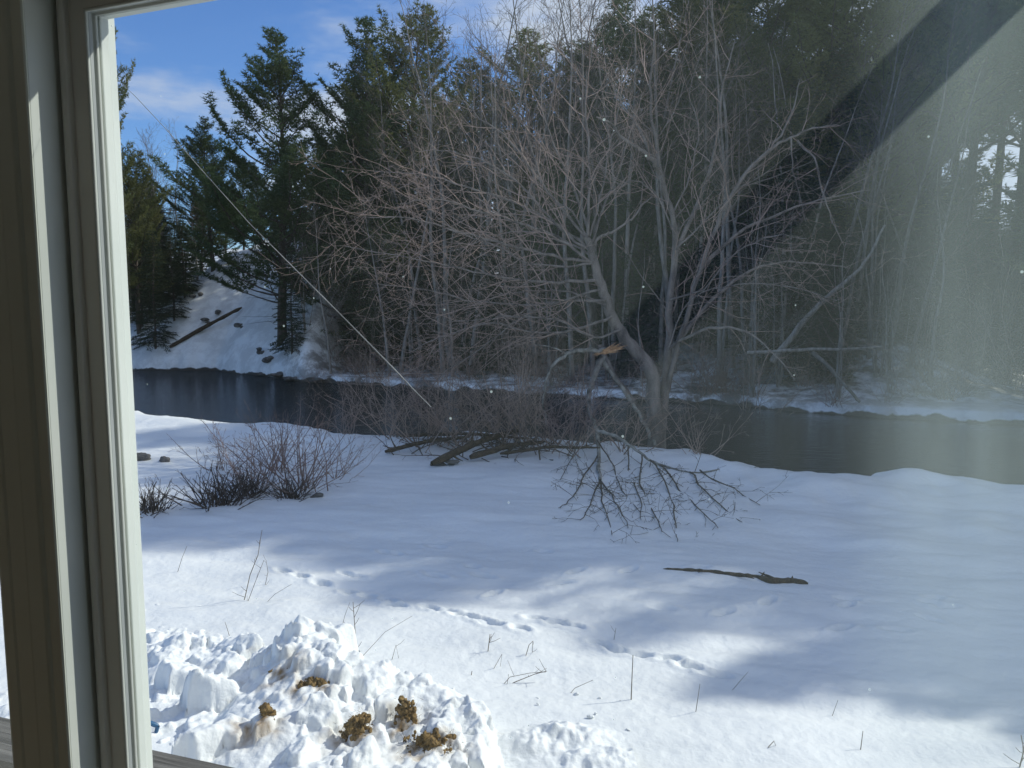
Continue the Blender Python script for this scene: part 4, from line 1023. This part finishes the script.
# ------------------------------------------------------------------ shrubs
def shrub_proto(name, seed, stems, H, spread, mat, maxl=2, r=0.012, dens=(1, 2.6, 4.5), up=0.03):
    rg = np.random.RandomState(seed); tb = Tubes()
    for k in range(stems):
        a = rg.uniform(0, 6.28); t_ = rg.uniform(0.05, spread)
        d = norm((math.cos(a) * t_, math.sin(a) * t_, 1)); L = H * rg.uniform(0.55, 1.1) * (1 + 0.2 * t_)
        grow(tb, np.array((rg.normal(0, .12), rg.normal(0, .12), -0.1)), d, L, r * rg.uniform(0.7, 1.2), 1, 1 + maxl, rg, 0.11, up, dens, 0.45, (20, 50), 0.0028, 0.3)
    o = tb.build(name, M[mat]); o['H'] = H
    return o
shp = {'a': shrub_proto('bare_shrub', 31, 26, 1.0, 1.5, 'redtwig', 3, 0.009, (1, 2.6, 4, 4)), 'b': shrub_proto('bare_shrub', 32, 13, 1.2, 1.9, 'twig', 3, 0.010, (1, 3.0, 4.5, 5), -0.01),
       'c': shrub_proto('bare_shrub', 33, 9, 2.3, 1.5, 'twig', 3, 0.014, (1, 2.4, 3.6, 4), -0.01), 'd': shrub_proto('bare_shrub', 34, 60, 0.55, 1.8, 'darktwig')}
sfirst = set()
def shrub(k, x, y, s_, rz, label, group=None):
    o = shp[k]
    if k in sfirst: o = o.copy(); COL.objects.link(o)
    sfirst.add(k)
    if 'group' in o: del o['group']
    o.location = (float(x), float(y), float(G0(x, y)) + 0.0); o.rotation_euler = (0, 0, rz); o.scale = (s_, s_, s_)
    tag(o, label, 'shrub', group); return o
for (k, px, py, s_, lb) in [('a', 300, 490, 1.15, 'round reddish leafless shrub right of the dark low shrub on the snow'), ('a', 255, 485, 0.9, 'thin reddish shrub in the middle of the shrub clump on the left'),
        ('d', 218, 505, 1.15, 'dark dense low shrub on the left, nearest to the window'), ('b', 335, 478, 0.8, 'sparse small shrub at the right end of the shrub clump'),
        ('d', 150, 512, 0.85, 'low clump of dead growth beside the window frame'), ('b', 222, 470, 0.8, 'thin grey shrub behind the dark low shrub'),
        ('a', 275, 470, 1.1, 'widest reddish shrub at the back of the shrub clump on the left'), ('d', 245, 495, 0.9, 'dark low growth between the dark shrub and the round reddish one'), ('d', 290, 498, 0.8, 'dark low growth under the round reddish shrub'),
        ('c', 310, 425, 0.62, 'arching leafless shrub at the bank edge above the shrub clump')]:
    q = gp(px, py); shrub(k, q[0], q[1], s_, rng.uniform(0, 6), lb)
for (px, py, k, s_) in [(365, 436, 'b', 1.2), (400, 440, 'b', 1.3), (435, 445, 'b', 1.4), (465, 448, 'b', 1.3), (495, 450, 'b', 1.5), (520, 447, 'c', 1.0), (545, 450, 'b', 1.5), (575, 452, 'b', 1.4), (345, 436, 'c', .6), (385, 440, 'c', .7), (415, 445, 'c', .8), (448, 448, 'c', .9), (475, 450, 'b', 1.1), (505, 450, 'c', .85), (530, 449, 'c', .9), (558, 449, 'b', 1.3), (590, 450, 'c', .9), (625, 452, 'b', 1.3), (700, 460, 'b', 1.0), (735, 465, 'b', .7)]:
    q = gp(px, py); shrub(k, q[0], q[1] + 0.3, s_, rng.uniform(0, 6), 'tangled leafless shrub along the edge of the near bank', 'leafless shrubs along the near bank edge')
for i in range(64):
    px = frg.uniform(290, 1040); xx = (px - 512) / 775 * 32; Y_ = float(yf(xx)) + frg.uniform(0.4, 5)
    x = (px - 512) / 775 * Y_
    shrub(frg.choice('abc'), x, Y_, frg.uniform(0.9, 2.0), frg.uniform(0, 6), 'leafless shrub in the snow on the far bank', 'leafless shrubs on the far bank')
for (x, y, k, s_) in ((-9.5, 9.5, 'a', 1.6), (-11, 12, 'b', 1.8), (-8.2, 7.6, 'd', 1.5)):
    shrub(k, x, y, s_, x, 'brown shrub glimpsed through the narrow window at the left edge', 'shrubs seen through the narrow left window')

# ------------------------------------------------------------------ driftwood, logs, rocks
def log(name, pl, r0, r1, mat, label, cat, sides=9, knots=0, seed=1):
    rg = np.random.RandomState(seed); pts = np.array(pl, float)
    tt = np.linspace(0, len(pts) - 1, 16); pp = np.stack([np.interp(tt, range(len(pts)), pts[:, k]) for k in range(3)], -1)
    pp[1:-1] += rg.normal(0, 0.005, (14, 3)); rad = np.linspace(r0, r1, 16) * rg.uniform(0.8, 1.15, 16); rad[0] *= 0.55; rad[-1] *= 0.4
    tb = Tubes(); tb.add(pp, rad, sides)
    for k in range(knots):
        i = rg.randint(2, 14); d = norm(rg.normal(0, 1, 3) + np.array((0, 0, 0.6))); tb.add([pp[i], pp[i] + d * 0.12, pp[i] + d * 0.25 + np.array((0, 0, 0.03))], [rad[i] * .5, rad[i] * .3, 0.006], 5)
    return tag(tb.build(name, M[mat]), label, cat)
def glift(px, py, dz):
    q = gp(px, py); q[2] += dz; return q
fb = [glift(663, 569, 0.0), glift(690, 571, 0.012), glift(712, 572, 0.004), glift(735, 576, 0.015), glift(757, 577, 0.0), glift(770, 583, 0.02), glift(790, 582, 0.008), glift(808, 584, 0.004)]
tb = Tubes(); fr_ = np.random.RandomState(12); tt = np.linspace(0, 7, 40); pp = np.stack([np.interp(tt, range(8), np.array(fb)[:, k]) for k in range(3)], -1)
rad = np.interp(tt, (0, 3, 5, 7), (0.014, 0.022, 0.036, 0.030)) * fr_.uniform(0.75, 1.2, 40); rad[0] = 0.004; rad[-1] = 0.012
tb.add(pp, rad, 9)
for (i_, L, dx, dz) in ((9, 0.14, -0.6, 0.25), (17, 0.20, 0.8, 0.12), (24, 0.10, 0.5, 0.5), (30, 0.24, -0.4, 0.10), (34, 0.07, 0.3, 0.7)):
    d = norm((dx, -0.8 if i_ % 2 else 0.6, dz)); tb.add([pp[i_], pp[i_] + d * L * .5, pp[i_] + d * L + np.array((0, 0, -0.01))], [rad[i_] * .6, rad[i_] * .4, 0.004], 5)
tag(tb.build('fallen_branch', M['log'], smooth=False), 'brown half buried branch lying alone on the open snow', 'fallen branch')
a = P(170, 357, ry(170, 40.0)); b_ = P(243, 337, ry(243, 43.5))
a[2] = float(G0(a[0], a[1])) + 0.15; b_[2] = float(G0(b_[0], b_[1])) + 0.2
log('fallen_log', [a, (a + b_) / 2 + np.array((0, 0, 0.05)), b_], 0.13, 0.10, 'log', 'dark log lying up the snowy slope across the river', 'log')
for k, (p0, p1, r0, lb) in enumerate([((385, 452), (470, 440), .05, 'thin grey driftwood branch at the left of the driftwood heap'), ((432, 468), (520, 440), .07, 'thick dark driftwood log slanting up in the driftwood heap'),
        ((470, 462), (545, 452), .06, 'lowest driftwood log lying level at the front of the heap'), ((400, 440), (530, 446), .04, 'long thin driftwood branch along the top of the heap'), ((500, 458), (600, 452), .035, 'driftwood branch pointing right towards the leaning tree')]):
    A_ = glift(p0[0], p0[1], 0.08); B_ = glift(p1[0], p1[1], 0.2)
    log('driftwood', [A_, (A_ + B_) / 2 + np.array((0, 0, 0.07)), B_], r0, r0 * 0.6, 'log', lb, 'driftwood', knots=4, seed=k + 3)
tb = Tubes(); rg = np.random.RandomState(8)
for k in range(46):
    q = glift(rg.uniform(385, 600), rg.uniform(440, 462), rg.uniform(0, 0.1)); d = norm((rg.normal(0, 1), rg.normal(0, .4), rg.uniform(0, .8)))
    grow(tb, q, d, rg.uniform(0.5, 1.5), 0.012, 2, 3, rg, 0.15, 0.0, (1, 2, 3), 0.4, (25, 60), 0.003, 0.3)
tag(tb.build('brush_litter', M['darktwig']), 'tangle of dead twigs caught in the driftwood heap', 'brush', kind='stuff')
def rock(px, py, s_, seed, label, snowcap=False):
    q = gp(px, py)
    return blob('rock', q + np.array((0, 0, s_[2] * 0.15)), s_, M['rock'], seed, label, 'rock', lumps=4, fine=0.25)
rock(150, 459, (0.30, 0.2, 0.12), 1, 'flat grey rock in the snow beside the window frame')
rock(166, 461, (0.13, 0.12, 0.17), 2, 'small upright dark rock right of the flat rock')
rock(318, 497, (0.13, 0.1, 0.07), 3, 'dark stone at the foot of the round reddish shrub')
rock(445, 466, (0.22, 0.14, 0.10), 4, 'dark clump of earth in front of the driftwood heap')
q = P(262, 372, 37.6)
for k, (px, sz) in enumerate([(262, .55), (283, .45), (312, .4), (232, .3)]):
    x = (px - 512) / 775 * 37.5; y = float(yf(x)) - 0.1
    blob('rock', (x, y, WATER + 0.1), (sz, sz * .7, sz * .45), M['rock'], 20 + k, 'dark wet rock at the water line of the far bank', 'rock', 'wet rocks at the far water line', lumps=4, fine=0.25)
for k, (px, py, Y_) in enumerate([(205, 318, 42), (220, 310, 43), (240, 318, 42), (262, 335, 40), (268, 352, 39), (197, 300, 44)]):
    q = P(px, py, ry(px, Y_)); blob('rock', (q[0], q[1], float(G0(q[0], q[1])) + 0.1), (0.4, 0.3, 0.22), M['rock'], 40 + k, 'dark stone poking through the snowy slope across the river', 'rock', 'stones on the snowy slope', lumps=3, fine=0.25)
# fallen and leaning wood across the river
def fl(name, pl, r0, r1, mat, label, cat, seed=0, per=0.0, L0=1.0):
    p, r_ = limb([(a, b_, ry(a, d_)) for (a, b_, d_) in pl], r0, r1); tb = Tubes(); tb.add(p, r_, 8)
    if per: dress(tb, tb, p, r_, per, L0, np.random.RandomState(seed), rmin=0.006)
    return tag(tb.build(name, M[mat]), label, cat)
fl('leaning_tree', [(772, 362, 28.5), (800, 325, 28.6), (824, 300, 28.8), (845, 282, 29), (865, 262, 29.2), (885, 225, 29.4)], 0.13, 0.04, 'bark', 'pale dead trunk leaning right across the river behind the fallen branch', 'leaning tree', 3, 0.7, 1.6)
fl('dead_tree', [(747, 353, 26.8), (800, 350, 26.8), (850, 349, 26.9), (882, 347, 27)], 0.07, 0.04, 'bark', 'pale trunk hanging level above the far water edge', 'fallen tree', 4, 0.8, 1.2)
fl('dead_tree', [(812, 352, 26.6), (828, 366, 26.4), (845, 385, 26.2), (860, 402, 26.0)], 0.08, 0.05, 'bark', 'pale broken trunk slanting down to the water on the far side', 'fallen tree', 5, 0.6, 1.0)

# stump
q = gp(505, 600)
# ------------------------------------------------------------------ dead weed stalks in the snow
def stalk(pl, r, label, seed, group=None, branch=0):
    g0 = gp(*pl[0]); Y_ = g0[1]
    pts = [g0 - np.array((0, 0, 0.05))] + [P(a, b_, Y_ + 0.02 * i) for i, (a, b_) in enumerate(pl[1:], 1)]
    tb = Tubes(); tb.add(pts, np.linspace(r, r * 0.6, len(pts)), 5)
    rg = np.random.RandomState(seed)
    for k in range(branch):
        i = rg.randint(0, len(pts) - 1); p = pts[i] + (pts[i + 1] - pts[i]) * rg.rand(); L = rg.uniform(0.04, 0.13)
        d = norm((rg.normal(0, 1), rg.normal(0, .6), rg.uniform(0.1, 1.2))); tb.add([p, p + d * L * .5, p + d * L + np.array((0, 0, 0.01))], [r * .6, r * .5, r * .35], 3)
    return tag(tb.build('dead_stalk', M['weed']), label, 'dead stalk', group)
ST = [([(631, 700), (632, 678), (633, 655)], .0042, 'straight upright dead stalk standing alone right of centre in the lit snow', 1),
      ([(487, 652), (489, 643), (490, 634)], .004, 'short thick dead stalk between the footprints and the bent weeds', 4),
      ([(498, 684), (515, 682), (535, 674), (547, 671)], .0035, 'two toned dead stem bent over flat with a seed head', 5),
      ([(498, 684), (510, 677), (530, 673), (546, 672)], .0025, 'thinner bent stem arching over the flat one', 2),
      ([(524, 656), (529, 645), (533, 641), (532, 655)], .003, 'small dead stem folded into a narrow tent shape', 2),
      ([(490, 669), (502, 654), (500, 669)], .0022, 'faint folded grass stem left of the tent shaped one', 0),
      ([(564, 694), (575, 688), (593, 680)], .0025, 'thin grass blade slanting right on the lit snow', 0),
      ([(584, 699), (602, 699), (623, 698)], .0022, 'grass blade lying flat left of the upright stalk', 0),
      ([(470, 676), (472, 671)], .004, 'tiny stub of a stalk in the lit snow', 0),
      ([(613, 640), (616, 628)], .0025, 'short thin stalk beyond the upright stalk', 1),
      ([(243, 600), (250, 575), (258, 555), (262, 530)], .0045, 'tall thin stalk rising to the shade line on the left', 6),
      ([(246, 601), (256, 580), (264, 560)], .003, 'shorter stalk sharing its foot with the tall thin one', 3),
      ([(176, 572), (182, 558), (187, 546)], .003, 'thin slanting stalk next to the window frame', 0),
      ([(262, 602), (275, 594), (292, 584)], .0022, 'pale grass blade slanting right of the tall stalk', 0),
      ([(264, 585), (268, 572), (266, 560)], .003, 'wispy stalk in the lit snow above the pale grass blade', 4),
      ([(357, 652), (355, 630), (353, 602)], .004, 'branching dead weed right behind the peak of the snow heap', 7),
      ([(340, 628), (345, 615), (350, 602)], .002, 'thin stem leaning against the branching weed', 0),
      ([(357, 656), (385, 632), (412, 616)], .002, 'long faint grass blade slanting up right of the branching weed', 0),
      ([(390, 660), (396, 645), (399, 660)], .0025, 'folded grass stem right of the branching weed', 1),
      ([(232, 640), (227, 628), (225, 622)], .0025, 'thin stem above the left part of the snow heap', 1),
      ([(727, 690), (748, 672)], .002, 'faint stem in the shade right of the straight stalk', 0),
      ([(695, 712), (700, 684)], .0028, 'thin straight stem right of the upright stalk', 0),
      ([(760, 749), (774, 741), (778, 752)], .003, 'folded black stem near the bottom right of centre', 0),
      ([(860, 750), (863, 731)], .0032, 'short straight stem near the bottom right', 1),
      ([(1018, 768), (1024, 750), (1021, 735)], .0045, 'dead weed at the lower right corner', 6),
      ([(688, 712), (698, 722), (690, 724)], .002, 'curled grass stem beside the thin straight stem', 0),
      ([(830, 716), (838, 700)], .002, 'faint stem at the edge of the wide shadow', 0)]
for k, (pl, r_, lb, br_) in enumerate(ST): stalk(pl, r_, lb, 500 + k, None, br_)

# ------------------------------------------------------------------ small snow crumbs rolled off the heap, lumps left on limbs
crg = random.Random(77)
for k in range(26):
    px = crg.uniform(420, 640); py = crg.uniform(690, 765); q = gp(px, py)
    if pile_h(q[0], q[1]) > q[2]: continue
    a = crg.uniform(0.008, 0.022)
    o = blob('snow_crumb', (q[0], q[1], q[2] + a * 0.3), (a * 1.5, a * 1.3, a), M['pile'], 700 + k, 'small crumb of snow rolled off the heap onto the smooth snow', 'snow crumb', 'snow crumbs beside the heap', lumps=2, fine=0.3)
